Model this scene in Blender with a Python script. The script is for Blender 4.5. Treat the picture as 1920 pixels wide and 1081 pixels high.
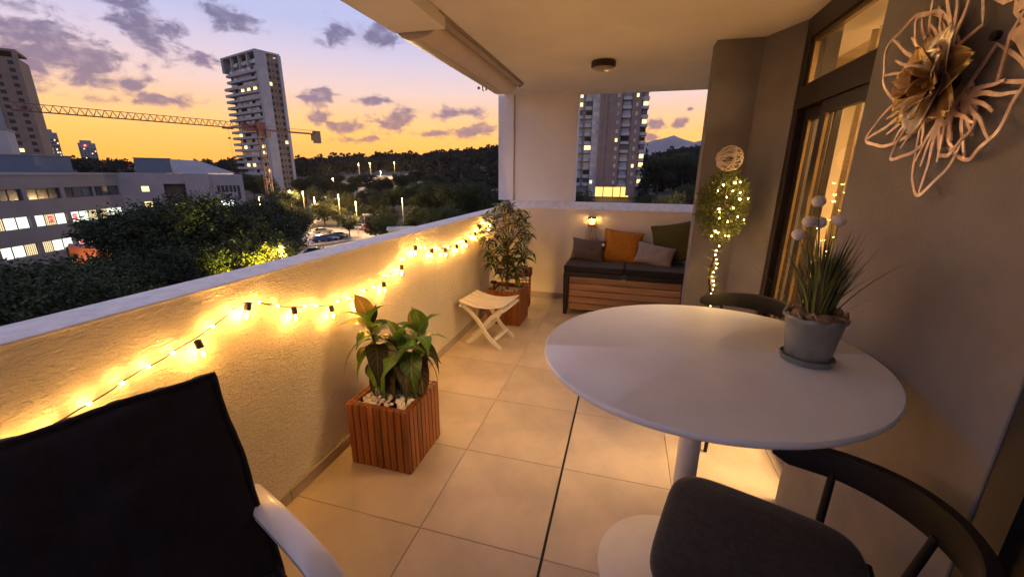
import bpy, bmesh, math, random
import numpy as np
from mathutils import Vector, Matrix, noise
random.seed(7)
R = math.radians
S = bpy.context.scene
COL = S.collection
for o in list(bpy.data.objects): bpy.data.objects.remove(o)

# ------------------------------------------------------------------ camera
EYE = 1.62
cam = bpy.data.cameras.new('camera'); cam.sensor_width = 36.0; cam.lens = 36.0*755.57/1920
cam.clip_start = 0.02; cam.clip_end = 30000
cam_o = bpy.data.objects.new('camera', cam); COL.objects.link(cam_o)
_r = Vector((0.96274, 0.27031, 0.0080)); _u = Vector((-0.08129, 0.26106, 0.96189)); _f = Vector((-0.25792, 0.92670, -0.27331))
m = Matrix((_r, _u, -_f)).transposed().to_4x4(); m.translation = (0, 0, EYE)
cam_o.matrix_world = m
S.camera = cam_o

# ------------------------------------------------------------------ world: dusk sky
S.view_settings.view_transform = 'Standard'; S.view_settings.look = 'None'
S.view_settings.gamma = 1.0; S.view_settings.use_curve_mapping = False
S.view_settings.exposure = 1.55
W = bpy.data.worlds.new('World'); S.world = W; W.use_nodes = True

def srgb(r, g, b):
    f = lambda c: (c/255/12.92 if c/255 <= .04045 else ((c/255+.055)/1.055)**2.4)
    return (f(r), f(g), f(b), 1)

class NT:
    """small helper for node trees"""
    def __init__(s, tree): s.t = tree; s.n = tree.nodes; s.l = tree.links
    def new(s, typ, **kw):
        n = s.n.new(typ)
        for k, v in kw.items(): setattr(n, k, v)
        return n
    def put(s, sock, v):
        if isinstance(v, bpy.types.NodeSocket): s.l.new(v, sock)
        elif v is not None: sock.default_value = v
    def math(s, op, a, b=None, c=None, clamp=False):
        n = s.new('ShaderNodeMath', operation=op, use_clamp=clamp)
        s.put(n.inputs[0], a); s.put(n.inputs[1], b); s.put(n.inputs[2], c)
        return n.outputs[0]
    def mix(s, f, a, b, typ='MIX'):
        n = s.new('ShaderNodeMix', data_type='RGBA', blend_type=typ)
        s.put(n.inputs[0], f); s.put(n.inputs[6], a); s.put(n.inputs[7], b)
        return n.outputs[2]
    def ramp(s, f, stops, interp='LINEAR'):
        n = s.new('ShaderNodeValToRGB'); n.color_ramp.interpolation = interp
        e = n.color_ramp.elements
        while len(e) < len(stops): e.new(0.5)
        for i, (p, c) in enumerate(stops): e[i].position = p; e[i].color = c
        s.put(n.inputs[0], f); return n.outputs[0]
    def noise(s, vec=None, scale=5, detail=2, rough=.5, dist=0, lac=2.0):
        n = s.new('ShaderNodeTexNoise'); s.put(n.inputs['Vector'], vec)
        n.inputs['Scale'].default_value = scale; n.inputs['Detail'].default_value = detail
        n.inputs['Roughness'].default_value = rough; n.inputs['Distortion'].default_value = dist
        n.inputs['Lacunarity'].default_value = lac
        return n.outputs[0]
    def smooth(s, x, a, b, lo=0.0, hi=1.0):
        n = s.new('ShaderNodeMapRange', interpolation_type='SMOOTHSTEP')
        s.put(n.inputs[0], x); s.put(n.inputs[1], a); s.put(n.inputs[2], b); s.put(n.inputs[3], lo); s.put(n.inputs[4], hi)
        return n.outputs[0]

def build_world():
    w = NT(W.node_tree); w.n.clear()
    tc = w.new('ShaderNodeTexCoord'); d = tc.outputs['Generated']
    sep = w.new('ShaderNodeSeparateXYZ'); w.l.new(d, sep.inputs[0])
    x, y, z = sep.outputs
    az = w.math('MULTIPLY', w.math('ARCTAN2', x, y), 57.2958)
    el = w.math('MULTIPLY', w.math('ARCSINE', z), 57.2958)
    f = w.math('DIVIDE', el, 90.0)
    west = w.ramp(f, [(0.0, srgb(255, 160, 18)), (0.02, srgb(255, 170, 28)), (0.045, srgb(255, 186, 70)), (0.072, srgb(252, 196, 128)),
                      (0.105, srgb(238, 203, 190)), (0.14, srgb(212, 196, 212)), (0.18, srgb(180, 183, 219)), (0.26, srgb(172, 178, 219)),
                      (0.5, srgb(168, 175, 217)), (1.0, srgb(162, 170, 213))])
    east = w.ramp(f, [(0.0, srgb(176, 152, 160)), (0.06, srgb(190, 164, 180)), (0.14, srgb(184, 170, 198)), (0.28, srgb(170, 172, 210)),
                      (0.5, srgb(166, 173, 215)), (1.0, srgb(162, 170, 213))])
    # nearness to the sunset (azimuth about -30 deg)
    dot = w.math('ADD', w.math('MULTIPLY', x, math.sin(R(-32))), w.math('MULTIPLY', y, math.cos(R(-32))))
    k = w.smooth(dot, -0.45, 0.66)
    sky = w.mix(k, east, west)
    # the afterglow itself is brighter than the rest
    glow = w.math('MULTIPLY_ADD', w.math('MULTIPLY', k, w.smooth(el, 9.0, 1.0)), 0.42, 1.0)
    vm = w.new('ShaderNodeVectorMath', operation='SCALE'); w.l.new(sky, vm.inputs[0]); w.l.new(glow, vm.inputs[3]); sky = vm.outputs[0]
    # clouds: soft patches at given bearings, torn by noise
    comb = w.new('ShaderNodeCombineXYZ'); w.put(comb.inputs[0], az); w.put(comb.inputs[1], el); w.put(comb.inputs[2], 0.0)
    v = comb.outputs[0]
    CL = [(-61.3, 10.0, 5.6, 2.9, -15), (-54.4, 13.2, 3.5, 2.1, -39), (-47.3, 15.2, 3.2, 1.1, -12), (-53.7, 7.0, 2.9, .75, 2), (-56.5, 8.0, 1.1, .6, -2),
          (-40.0, 8.3, 2.1, 1.1, 18), (-36.7, 15.1, 2.1, 1.2, 6), (-31.2, 15.4, 2.5, 1.4, 20), (-37.0, 5.5, 2.8, .8, -3), (-31.2, 6.4, 3.3, 1.5, 13),
          (-39.6, 6.3, 1.5, .8, -2), (-34.8, 4.0, 3.6, .45, 2), (-22.6, 7.5, 3.0, .8, 1), (-20.7, 5.4, 3.3, .8, 8), (-26.1, 5.0, 2.9, .5, 1),
          (2.9, 6.0, 1.4, .9, -20), (5.3, 6.2, 1.1, .5, 24), (-33.3, 8.5, 2.0, .6, 3), (-50.3, 11.1, 1.4, .7, -9), (6.5, 7.7, .5, .3, -3), (-64.4, 13.6, 1.6, .5, 0),
          (2.0, 4.6, 1.8, .5, 0), (-72, 14, 5, 2.2, -15), (-80, 7, 4, 1.2, -5), (-40, 24, 6, 2.5, 10), (-15, 22, 7, 3, -12), (-62, 27, 7, 3, -20), (25, 15, 6, 2.2, 5), (-8, 9, 3, .9, 0)]
    L = None
    for (a, e, ra, re, t) in CL:
        mp = w.new('ShaderNodeMapping', vector_type='TEXTURE'); w.l.new(v, mp.inputs[0])
        mp.inputs[1].default_value = (a, e, 0); mp.inputs[2].default_value = (0, 0, R(t)); mp.inputs[3].default_value = (ra, re, 1)
        ln = w.new('ShaderNodeVectorMath', operation='LENGTH'); w.l.new(mp.outputs[0], ln.inputs[0])
        L = ln.outputs['Value'] if L is None else w.math('SMOOTH_MIN', L, ln.outputs['Value'], 0.25)
    st = w.new('ShaderNodeMapping'); w.l.new(v, st.inputs[0]); st.inputs[3].default_value = (0.62, 1.0, 1)
    n1 = w.noise(st.outputs[0], scale=0.62, detail=8, rough=.62, dist=.35)
    dens = w.smooth(w.math('ADD', L, w.math('MULTIPLY', w.math('SUBTRACT', n1, 0.5), 3.9)), 1.22, 0.42)
    # a few scattered shreds over the whole sky
    n2 = w.noise(st.outputs[0], scale=0.11, detail=7, rough=.6, dist=.3)
    shred = w.math('MULTIPLY', w.smooth(n2, .60, .74), w.smooth(el, 10, 22))
    dens = w.math('MAXIMUM', dens, shred)
    ccol = w.ramp(f, [(0.0, srgb(200, 128, 100)), (0.05, srgb(166, 122, 120)), (0.09, srgb(140, 116, 134)), (0.15, srgb(114, 104, 134)), (0.3, srgb(112, 110, 146)), (1, srgb(98, 100, 136))])
    n3 = w.noise(st.outputs[0], scale=1.1, detail=4, rough=.6)
    ccol = w.mix(w.math('MULTIPLY', w.smooth(n3, .45, .75), .35), ccol, sky)
    out = w.mix(w.math('MULTIPLY', dens, .93), sky, ccol)
    # the ground half of the sphere: dark land
    out = w.mix(w.smooth(el, 0.0, -1.5), out, srgb(52, 46, 46))
    bg = w.new('ShaderNodeBackground'); w.l.new(out, bg.inputs[0]); bg.inputs[1].default_value = 0.43
    o = w.new('ShaderNodeOutputWorld'); w.l.new(bg.outputs[0], o.inputs[0])
build_world()

# ------------------------------------------------------------------ materials
MATS = {}
def mat(name, col, rough=.6, metal=0, var=.12, vscale=6, bump=0, bscale=40, bdist=.01, spec=.5, coat=0, rnd=0, emit=None, estr=0, detail=4, coord='Object', trans=0, sheen=0):
    if name in MATS: return MATS[name]
    m = bpy.data.materials.new(name); m.use_nodes = True; w = NT(m.node_tree)
    b = w.n['Principled BSDF']
    tc = w.new('ShaderNodeTexCoord'); v = tc.outputs[coord]
    c = col if len(col) == 4 else (*col, 1)
    lo = tuple(x*(1-var) for x in c[:3])+(1,); hi = tuple(min(1, x*(1+var)) for x in c[:3])+(1,)
    n = w.noise(v, vscale, detail, .6)
    cc = w.mix(w.smooth(n, .3, .7), lo, hi)
    if rnd:
        oi = w.new('ShaderNodeObjectInfo')
        hsv = w.new('ShaderNodeHueSaturation'); w.l.new(cc, hsv.inputs['Color'])
        w.put(hsv.inputs['Value'], w.smooth(oi.outputs['Random'], 0, 1, 1-rnd, 1+rnd))
        cc = hsv.outputs[0]
    w.l.new(cc, b.inputs['Base Color'])
    w.put(b.inputs['Roughness'], w.smooth(n, .2, .8, max(.02, rough*.88), min(1, rough*1.1)))
    b.inputs['Metallic'].default_value = metal
    b.inputs['Specular IOR Level'].default_value = spec
    if coat: b.inputs['Coat Weight'].default_value = coat; b.inputs['Coat Roughness'].default_value = .15
    if sheen: b.inputs['Sheen Weight'].default_value = sheen; b.inputs['Sheen Roughness'].default_value = .4
    if trans: b.inputs['Transmission Weight'].default_value = trans
    if emit: b.inputs['Emission Color'].default_value = emit if len(emit) == 4 else (*emit, 1); b.inputs['Emission Strength'].default_value = estr
    if bump:
        bp = w.new('ShaderNodeBump'); bp.inputs['Strength'].default_value = bump; bp.inputs['Distance'].default_value = bdist
        w.l.new(w.noise(v, bscale, 5, .6), bp.inputs['Height']); w.l.new(bp.outputs[0], b.inputs['Normal'])
    MATS[name] = m; return m

def emat(name, col, s):
    if name in MATS: return MATS[name]
    m = bpy.data.materials.new(name); m.use_nodes = True; w = NT(m.node_tree); w.n.clear()
    e = w.new('ShaderNodeEmission'); e.inputs[0].default_value = col if len(col) == 4 else (*col, 1); e.inputs[1].default_value = s
    o = w.new('ShaderNodeOutputMaterial'); w.l.new(e.outputs[0], o.inputs[0])
    MATS[name] = m; return m

def glassmat(name, tint=(1, 1, 1), refl=.12, fres=True, rough=0.0):
    if name in MATS: return MATS[name]
    m = bpy.data.materials.new(name); m.use_nodes = True; w = NT(m.node_tree); w.n.clear()
    t = w.new('ShaderNodeBsdfTransparent'); t.inputs[0].default_value = (*tint, 1)
    g = w.new('ShaderNodeBsdfGlossy'); g.inputs['Roughness'].default_value = rough
    mx = w.new('ShaderNodeMixShader')
    if fres:
        lw = w.new('ShaderNodeLayerWeight'); lw.inputs[0].default_value = .5      # Schlick: both faces of a thin pane alike
        fac = w.math('ADD', w.math('MULTIPLY', w.math('POWER', lw.outputs['Facing'], 5.0), .9), refl, clamp=True)
        w.l.new(fac, mx.inputs[0])
    else: mx.inputs[0].default_value = refl
    w.l.new(t.outputs[0], mx.inputs[1]); w.l.new(g.outputs[0], mx.inputs[2])
    o = w.new('ShaderNodeOutputMaterial'); w.l.new(mx.outputs[0], o.inputs[0])
    MATS[name] = m; return m

def stucco(name, col, strength=.5):
    m = bpy.data.materials.new(name); m.use_nodes = True; w = NT(m.node_tree); b = w.n['Principled BSDF']
    g = w.new('ShaderNodeNewGeometry'); v = g.outputs['Position']
    mp = w.new('ShaderNodeMapping'); w.l.new(v, mp.inputs[0]); mp.inputs[2].default_value = (R(35), 0, 0); mp.inputs[3].default_value = (1, 1.0, 2.6)
    n0 = w.noise(v, 3, 3, .5)
    n1 = w.noise(mp.outputs[0], 22, 5, .55, dist=1.3)
    n2 = w.noise(v, 140, 3, .6)
    h = w.math('ADD', n1, w.math('MULTIPLY', n2, .22))
    bp = w.new('ShaderNodeBump'); bp.inputs['Strength'].default_value = strength; bp.inputs['Distance'].default_value = .018
    w.l.new(h, bp.inputs['Height']); w.l.new(bp.outputs[0], b.inputs['Normal'])
    c = w.mix(w.smooth(n0, .3, .7), tuple(x*.93 for x in col)+(1,), tuple(min(1, x*1.04) for x in col)+(1,))
    w.l.new(c, b.inputs['Base Color']); b.inputs['Roughness'].default_value = .82; b.inputs['Specular IOR Level'].default_value = .3
    MATS[name] = m; return m

def woodmat(name, c1, c2, axis=2, scale=1.0, rough=.5, rnd=.18, bump=.15):
    """grain runs along the object's local axis"""
    m = bpy.data.materials.new(name); m.use_nodes = True; w = NT(m.node_tree); b = w.n['Principled BSDF']
    tc = w.new('ShaderNodeTexCoord'); oi = w.new('ShaderNodeObjectInfo')
    off = w.new('ShaderNodeVectorMath', operation='ADD'); w.l.new(tc.outputs['Object'], off.inputs[0])
    cb = w.new('ShaderNodeCombineXYZ')
    for i in range(3): w.put(cb.inputs[i], w.math('MULTIPLY', oi.outputs['Random'], 7.3+i*3))
    w.l.new(cb.outputs[0], off.inputs[1])
    mp = w.new('ShaderNodeMapping'); w.l.new(off.outputs[0], mp.inputs[0])
    sc = [34*scale]*3; sc[axis] = 2.2*scale; mp.inputs[3].default_value = sc
    n = w.noise(mp.outputs[0], 1.0, 6, .65, dist=.6)
    n2 = w.noise(mp.outputs[0], .35, 2, .5)
    c = w.mix(w.smooth(n, .3, .72), c1, c2)
    c = w.mix(w.math('MULTIPLY', w.smooth(n2, .5, .7), .4), c, tuple(x*.45 for x in c1[:3])+(1,))
    hsv = w.new('ShaderNodeHueSaturation'); w.l.new(c, hsv.inputs['Color']); w.put(hsv.inputs['Value'], w.smooth(oi.outputs['Random'], 0, 1, 1-rnd, 1+rnd))
    w.l.new(hsv.outputs[0], b.inputs['Base Color']); b.inputs['Roughness'].default_value = rough
    bp = w.new('ShaderNodeBump'); bp.inputs['Strength'].default_value = bump; bp.inputs['Distance'].default_value = .002
    w.l.new(n, bp.inputs['Height']); w.l.new(bp.outputs[0], b.inputs['Normal'])
    MATS[name] = m; return m

# ------------------------------------------------------------------ mesh helpers
class MB:
    def __init__(s): s.v = []; s.f = []; s.mi = []
    def add(s, vs, fs, mi=0):
        o = len(s.v); s.v += [tuple(p) for p in vs]; s.f += [tuple(i+o for i in f) for f in fs]; s.mi += [mi]*len(fs); return s
    def box(s, x0, x1, y0, y1, z0, z1, mi=0):
        v = [(x0, y0, z0), (x1, y0, z0), (x1, y1, z0), (x0, y1, z0), (x0, y0, z1), (x1, y0, z1), (x1, y1, z1), (x0, y1, z1)]
        return s.add(v, [(0, 3, 2, 1), (4, 5, 6, 7), (0, 1, 5, 4), (1, 2, 6, 5), (2, 3, 7, 6), (3, 0, 4, 7)], mi)
    def obox(s, o, u, v, w, a0, a1, b0, b1, c0, c1, mi=0):
        o, u, v, w = map(Vector, (o, u, v, w)); P = lambda a, b, c: o+u*a+v*b+w*c
        vs = [P(a0, b0, c0), P(a1, b0, c0), P(a1, b1, c0), P(a0, b1, c0), P(a0, b0, c1), P(a1, b0, c1), P(a1, b1, c1), P(a0, b1, c1)]
        return s.add(vs, [(0, 3, 2, 1), (4, 5, 6, 7), (0, 1, 5, 4), (1, 2, 6, 5), (2, 3, 7, 6), (3, 0, 4, 7)], mi)
    def prism(s, poly, z0, z1, mi=0):
        n = len(poly); vs = [(x, y, z0) for x, y in poly]+[(x, y, z1) for x, y in poly]
        fs = [tuple(range(n))[::-1], tuple(range(n, 2*n))]+[(i, (i+1) % n, n+(i+1) % n, n+i) for i in range(n)]
        return s.add(vs, fs, mi)
    def lathe(s, prof, n=24, c=(0, 0, 0), mi=0, sx=1, sy=1):
        vs = []; fs = []
        for r, z in prof:
            for k in range(n):
                a = 2*math.pi*k/n; vs.append((c[0]+r*sx*math.cos(a), c[1]+r*sy*math.sin(a), c[2]+z))
        for j in range(len(prof)-1):
            for k in range(n): fs.append((j*n+k, j*n+(k+1) % n, (j+1)*n+(k+1) % n, (j+1)*n+k))
        fs.append(tuple(range(n))[::-1]); q = (len(prof)-1)*n; fs.append(tuple(range(q, q+n)))
        return s.add(vs, fs, mi)
    def tube(s, pts, r, n=6, mi=0, closed=False, flat=None):
        pts = [Vector(p) for p in pts]; m = len(pts); rr = r if isinstance(r, (list, tuple)) else [r]*m
        vs = []; up = Vector((0, 0, 1)); prev = None
        for i, p in enumerate(pts):
            a = pts[(i-1) % m] if closed or i > 0 else p; b = pts[(i+1) % m] if closed or i < m-1 else p
            t = (b-a).normalized() if (b-a).length > 1e-9 else Vector((0, 0, 1))
            if prev is None:
                x = t.cross(up)
                if x.length < 1e-3: x = t.cross(Vector((1, 0, 0)))
            else: x = prev - t*prev.dot(t)
            x.normalize(); prev = x; y = t.cross(x)
            for k in range(n):
                a2 = 2*math.pi*(k+.5)/n; vs.append(p+x*(rr[i]*math.cos(a2))+y*(rr[i]*math.sin(a2)*(flat or 1)))
        fs = []
        for i in range(m if closed else m-1):
            j = (i+1) % m
            for k in range(n): fs.append((i*n+k, i*n+(k+1) % n, j*n+(k+1) % n, j*n+k))
        if not closed: fs += [tuple(range(n))[::-1], tuple(range((m-1)*n, m*n))]
        return s.add(vs, fs, mi)
    def sweep(s, pts, prof, ups=None, mi=0, closed=False):
        """prof: list of (side, up) points; ups: per-point up vectors"""
        pts = [Vector(p) for p in pts]; m = len(pts); n = len(prof) if not callable(prof) else len(prof(0)); vs = []
        for i, p in enumerate(pts):
            a = pts[(i-1) % m] if closed or i > 0 else p; b = pts[(i+1) % m] if closed or i < m-1 else p
            t = (b-a).normalized(); up = Vector(ups[i]) if ups else Vector((0, 0, 1))
            x = t.cross(up).normalized(); y = x.cross(t).normalized()
            for (q, h) in (prof(i/(m-1)) if callable(prof) else prof): vs.append(p+x*q+y*h)
        fs = []
        for i in range(m if closed else m-1):
            j = (i+1) % m
            for k in range(n): fs.append((i*n+k, i*n+(k+1) % n, j*n+(k+1) % n, j*n+k))
        if not closed: fs += [tuple(range(n))[::-1], tuple(range((m-1)*n, m*n))]
        return s.add(vs, fs, mi)
    def grid(s, fn, nu, nv, mi=0, wrapu=False):
        vs = [fn(i/(nu if wrapu else nu-1), j/(nv-1)) for j in range(nv) for i in range(nu)]; fs = []
        for j in range(nv-1):
            for i in range(nu if wrapu else nu-1):
                fs.append((j*nu+i, j*nu+(i+1) % nu, (j+1)*nu+(i+1) % nu, (j+1)*nu+i))
        return s.add(vs, fs, mi)
    def ico(s, c, r, sub=1, mi=0, sc=(1, 1, 1), rnd=0):
        bm = bmesh.new(); bmesh.ops.create_icosphere(bm, subdivisions=sub, radius=1)
        vs = []
        for v in bm.verts:
            k = r*(1+random.uniform(-rnd, rnd)); vs.append((c[0]+v.co.x*k*sc[0], c[1]+v.co.y*k*sc[1], c[2]+v.co.z*k*sc[2]))
        fs = [tuple(v.index for v in f.verts) for f in bm.faces]; bm.free()
        return s.add(vs, fs, mi)
    def mesh(s, name, mats, smooth=False, recalc=True):
        me = bpy.data.meshes.new(name); me.from_pydata(s.v, [], s.f)
        for m in (mats if isinstance(mats, (list, tuple)) else [mats]): me.materials.append(m)
        if len(me.materials) > 1: me.polygons.foreach_set('material_index', s.mi)
        if recalc:
            bm = bmesh.new(); bm.from_mesh(me); bmesh.ops.recalc_face_normals(bm, faces=bm.faces); bm.to_mesh(me); bm.free()
        if smooth: me.polygons.foreach_set('use_smooth', [True]*len(me.polygons))
        me.update(); return me
    def build(s, name, mats, parent=None, smooth=False, bevel=0, seg=2, recalc=True, loc=None, autosm=None):
        o = bpy.data.objects.new(name, s.mesh(name, mats, smooth or autosm is not None, recalc)); COL.objects.link(o)
        if loc: o.location = loc
        if parent: o.parent = parent
        if bevel:
            md = o.modifiers.new('bevel', 'BEVEL'); md.width = bevel; md.segments = seg; md.limit_method = 'ANGLE'; md.angle_limit = R(35)
            if not smooth: o.data.polygons.foreach_set('use_smooth', [True]*len(o.data.polygons)); o.data.set_sharp_from_angle(angle=R(50))
        elif autosm is not None: o.data.set_sharp_from_angle(angle=R(autosm))
        return o

def tag(o, label=None, cat=None, group=None, kind=None):
    if label: o['label'] = label
    if cat: o['category'] = cat
    if group: o['group'] = group
    if kind: o['kind'] = kind
    return o
def thing(name, label, cat, loc=(0, 0, 0), rz=0, group=None):
    o = bpy.data.objects.new(name, None); COL.objects.link(o); o.empty_display_size = .1
    o.location = loc; o.rotation_euler = (0, 0, rz); return tag(o, label, cat, group)
def inst(name, me, parent=None, loc=(0, 0, 0), rot=(0, 0, 0), sc=1):
    o = bpy.data.objects.new(name, me); COL.objects.link(o); o.parent = parent; o.location = loc; o.rotation_euler = rot
    o.scale = sc if isinstance(sc, (tuple, list)) else (sc, sc, sc); return o
def copy_tree(o, parent=None):
    c = o.copy(); COL.objects.link(c); c.parent = parent
    for ch in list(o.children): copy_tree(ch, c)
    return c
def lamp(name, loc, power, col, radius=.02, parent=None):
    l = bpy.data.lights.new(name, 'POINT'); l.energy = power; l.color = col; l.shadow_soft_size = radius
    o = bpy.data.objects.new(name, l); COL.objects.link(o); o.location = loc; o.parent = parent; return o
def pol(az, d, z=0): return Vector((d*math.sin(R(az)), d*math.cos(R(az)), z))

WARM = (1.0, .46, .095)
M_wall = stucco('cream_stucco', (.78, .74, .66), .95)
M_white = mat('white_wall_paint', (.81, .81, .83), .8, var=.05, vscale=2, bump=.12, bscale=60, bdist=.004, coord='Object', spec=.3)
M_cap = mat('sky_lit_wall_top', (.82, .81, .81), .85, var=.10, vscale=18, bump=.3, bscale=120, bdist=.003)  # sky light on the wall tops put into a paler colour
M_ceil = mat('ceiling_paint', (.80, .775, .73), .85, var=.07, vscale=1.3, bump=.12, bscale=90, bdist=.003, spec=.25)
M_taupe = mat('taupe_render', (.205, .195, .195), .85, var=.16, vscale=2.2, bump=.5, bscale=70, bdist=.004, spec=.3)
M_skirt = mat('skirting_tile', (.42, .36, .29), .5, var=.08, vscale=5, bump=.03)
M_tile = mat('beige_porcelain_tile', (.57, .485, .39), .40, var=.15, vscale=2.4, bump=.05, bscale=60, bdist=.002, rnd=.07, detail=7, coord='Object')
M_grout = mat('dark_grout', (.36, .295, .225), .9)
M_black = mat('black_metal', (.013, .012, .012), .38, var=.2, spec=.5)
M_frame = mat('dark_bronze_aluminium', (.030, .022, .018), .38, metal=.3, var=.15, spec=.5)
M_alu = mat('cream_enamelled_aluminium', (.60, .53, .43), .35, var=.05, vscale=4, spec=.5)
M_glass = glassmat('window_glass', (.96, .95, .92), .035)

# ================================================================== BALCONY SHELL
XL, XO, ZP, YB, ZC, XW, XD = -1.537, -1.712, 1.185, 5.23, 2.58, .868, 1.02
# floor: grout bed with one slab per tile
floor = tag(MB().box(XL, 1.6, -1.8, 5.41, -.06, -.005).build('balcony_floor', M_grout), kind='structure')
xs = [XL, -.823, -.234, .355, .943, 1.6]; ys = [-1.8, -1.582, -.993, -.405, .184, .773, 1.362, 1.951, 2.54, 3.128, 3.717, 4.306, 4.895, 5.41]
tcache = {}
for i in range(len(xs)-1):
    for j in range(len(ys)-1):
        g0 = .0065 if xs[i] == -.234 else .0013; g1 = .0065 if xs[i+1] == -.234 else .0013
        x0, x1, y0, y1 = xs[i]+g0, xs[i+1]-g1, ys[j]+.0013, ys[j+1]-.0013
        key = (round(x1-x0, 3), round(y1-y0, 3)); cx, cy = (x0+x1)/2, (y0+y1)/2
        if key not in tcache:
            w2, h2 = key[0]/2, key[1]/2; mb = MB(); e = .0012
            mb.add([(-w2, -h2, -.012), (w2, -h2, -.012), (w2, h2, -.012), (-w2, h2, -.012), (-w2, -h2, -e), (w2, -h2, -e), (w2, h2, -e), (-w2, h2, -e),
                    (-w2+e, -h2+e, 0), (w2-e, -h2+e, 0), (w2-e, h2-e, 0), (-w2+e, h2-e, 0)],
                   [(0, 1, 5, 4), (1, 2, 6, 5), (2, 3, 7, 6), (3, 0, 4, 7), (4, 5, 9, 8), (5, 6, 10, 9), (6, 7, 11, 10), (7, 4, 8, 11), (8, 9, 10, 11)])
            tcache[key] = mb.mesh('floor_tile', M_tile)
        inst('floor_tile', tcache[key], floor, (cx, cy, 0), sc=1)
MB().box(-.2395, -.2285, -1.8, 5.2, -.004, -.0012).build('expansion_joint', mat('black_joint', (.012, .010, .009), .7), floor)

# parapet along the left, and the low wall at the far end
pw = tag(MB().box(XO, XL, -1.8, 5.41, -.06, ZP-.012).build('parapet_wall', M_wall), 'long cream stucco parapet wall hung with the string of bulbs, between balcony and view', 'wall')
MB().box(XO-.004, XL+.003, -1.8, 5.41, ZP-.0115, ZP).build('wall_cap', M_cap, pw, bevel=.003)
sk = MB()
for j in range(12):
    y0 = -1.6+j*.585; sk2 = MB().box(XL+.0005, XL+.011, y0, min(y0+.583, YB-.012), .001, .068).build('skirting', M_skirt, pw, bevel=.0015, seg=1)
ew = tag(MB().box(XL+.004, 1.6, YB, 5.41, -.06, ZP).build('end_wall', stucco('cream_paint_end', (.78, .73, .64), .12)), 'low cream wall behind the storage bench at the far end', 'wall')
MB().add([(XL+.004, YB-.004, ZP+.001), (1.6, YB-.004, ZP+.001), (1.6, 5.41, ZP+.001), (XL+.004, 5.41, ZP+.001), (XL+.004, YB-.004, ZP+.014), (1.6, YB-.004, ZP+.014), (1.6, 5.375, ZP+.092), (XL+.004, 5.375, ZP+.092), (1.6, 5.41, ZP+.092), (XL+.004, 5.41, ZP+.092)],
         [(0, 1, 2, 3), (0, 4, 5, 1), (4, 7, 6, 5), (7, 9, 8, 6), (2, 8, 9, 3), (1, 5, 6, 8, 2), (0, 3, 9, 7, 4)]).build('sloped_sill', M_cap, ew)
for j in range(4):
    MB().box(XL+.012+j*.585, XL+.595+j*.585, YB-.011, YB-.0005, .001, .068).build('skirting', M_skirt, ew, bevel=.0015, seg=1)
fw = tag(MB().box(-1.473, -.672, 5.385, 5.56, ZP+.094, ZC-.001).build('wall_panel', M_white), 'tall pale wall panel above the end wall, left of the tower view', 'wall')
cp = tag(MB().box(-1.69, -1.486, 5.35, 5.56, ZP+.0945, ZC-.001).build('corner_column', M_white), 'slim pale corner column between the sunset view and the wall panel', 'column')
MB().box(-1.486, -1.474, 5.395, 5.5, ZP+.095, ZC-.001).build('column_joint', mat('joint_filler', (.45, .40, .33), .8), cp)

# soffit of the balcony above
ce = tag(MB().box(-1.60, 1.6, -1.8, 5.56, ZC, ZC+.25).build('ceiling', M_ceil), kind='structure')

# taupe pillar by the door
pil = tag(MB().prism([(.545, 3.64), (.862, 3.64), (XD, 3.33), (1.10, 3.33), (1.10, 3.80), (.545, 3.80)], .0, ZC-.001).build('pillar', M_taupe), 'taupe pillar with an angled side beside the glass door', 'pillar')
MB().box(1.101, 1.22, 3.33, 5.41, 0, ZC-.001).build('side_wall', M_taupe, pil)
# taupe wall carrying the flower
fwal = tag(MB().box(XW, XD-.03, 1.07, 2.035, .0, ZC-.001).build('taupe_wall', M_taupe, bevel=.004), 'rough taupe wall carrying the metal flower, behind the round table', 'wall')
bk = tag(MB().box(XL, 1.6, -1.9, -1.8, -.06, ZP).build('unseen_rear_parapet', M_taupe), 'unseen taupe parapet behind the viewer, kept low to let sky light in', 'wall')  # unseen wall, made low so that sky light reaches the balcony

# dark shutter next to the taupe wall, nearest the viewer
sh = thing('shutter_door', 'black shuttered door at the near end of the taupe wall', 'door', (XW, 0, 0))
MB().box(.005, .11, .985, 1.068, .0, ZC-.002).box(.005, .11, -1.75, -1.67, 0, ZC-.002).box(.005, .11, -1.669, .984, ZC-.1, ZC-.002).build('door_frame', M_black, sh)
slm = MB().box(-.006, .006, -1.31, 1.31, -.022, .022).mesh('slat', M_black)
for k in range(50): inst('slat', slm, sh, (.055, -.343, .03+k*.0495), (0, R(12), 0))

# glass door of two sashes with a fanlight, in the recess
dr = thing('sliding_door', 'dark framed sliding glass door with fanlight, lit warm from the room inside', 'door', (XD, 0, 0))
D0, D1 = .9, 3.325      # y extent
fr = MB()
fr.box(.0, .09, D1-.085, D1, .0, ZC-.002).box(0, .09, D0, D0+.08, 0, ZC-.002)
fr.box(0, .09, D0+.08, D1-.085, ZC-.13, ZC-.002).box(-.012, .09, D0+.08, D1-.085, 2.035, 2.165).box(0, .09, D0+.08, D1-.085, .0, .05)
fr.build('door_frame', M_frame, dr, bevel=.003)
M_gold = mat('gold_reflection', (.26, .18, .08), .3, metal=.6, var=.1)  # gold reflection on the door frame put into the colour
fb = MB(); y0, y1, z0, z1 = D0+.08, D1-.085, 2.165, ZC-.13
fb.box(.02, .05, y0, y0+.03, z0, z1).box(.02, .05, y1-.028, y1, z0, z1).box(.02, .05, y0+.03, y1-.028, z0, z0+.022).box(.02, .05, y0+.03, y1-.028, z1-.03, z1)
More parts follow.
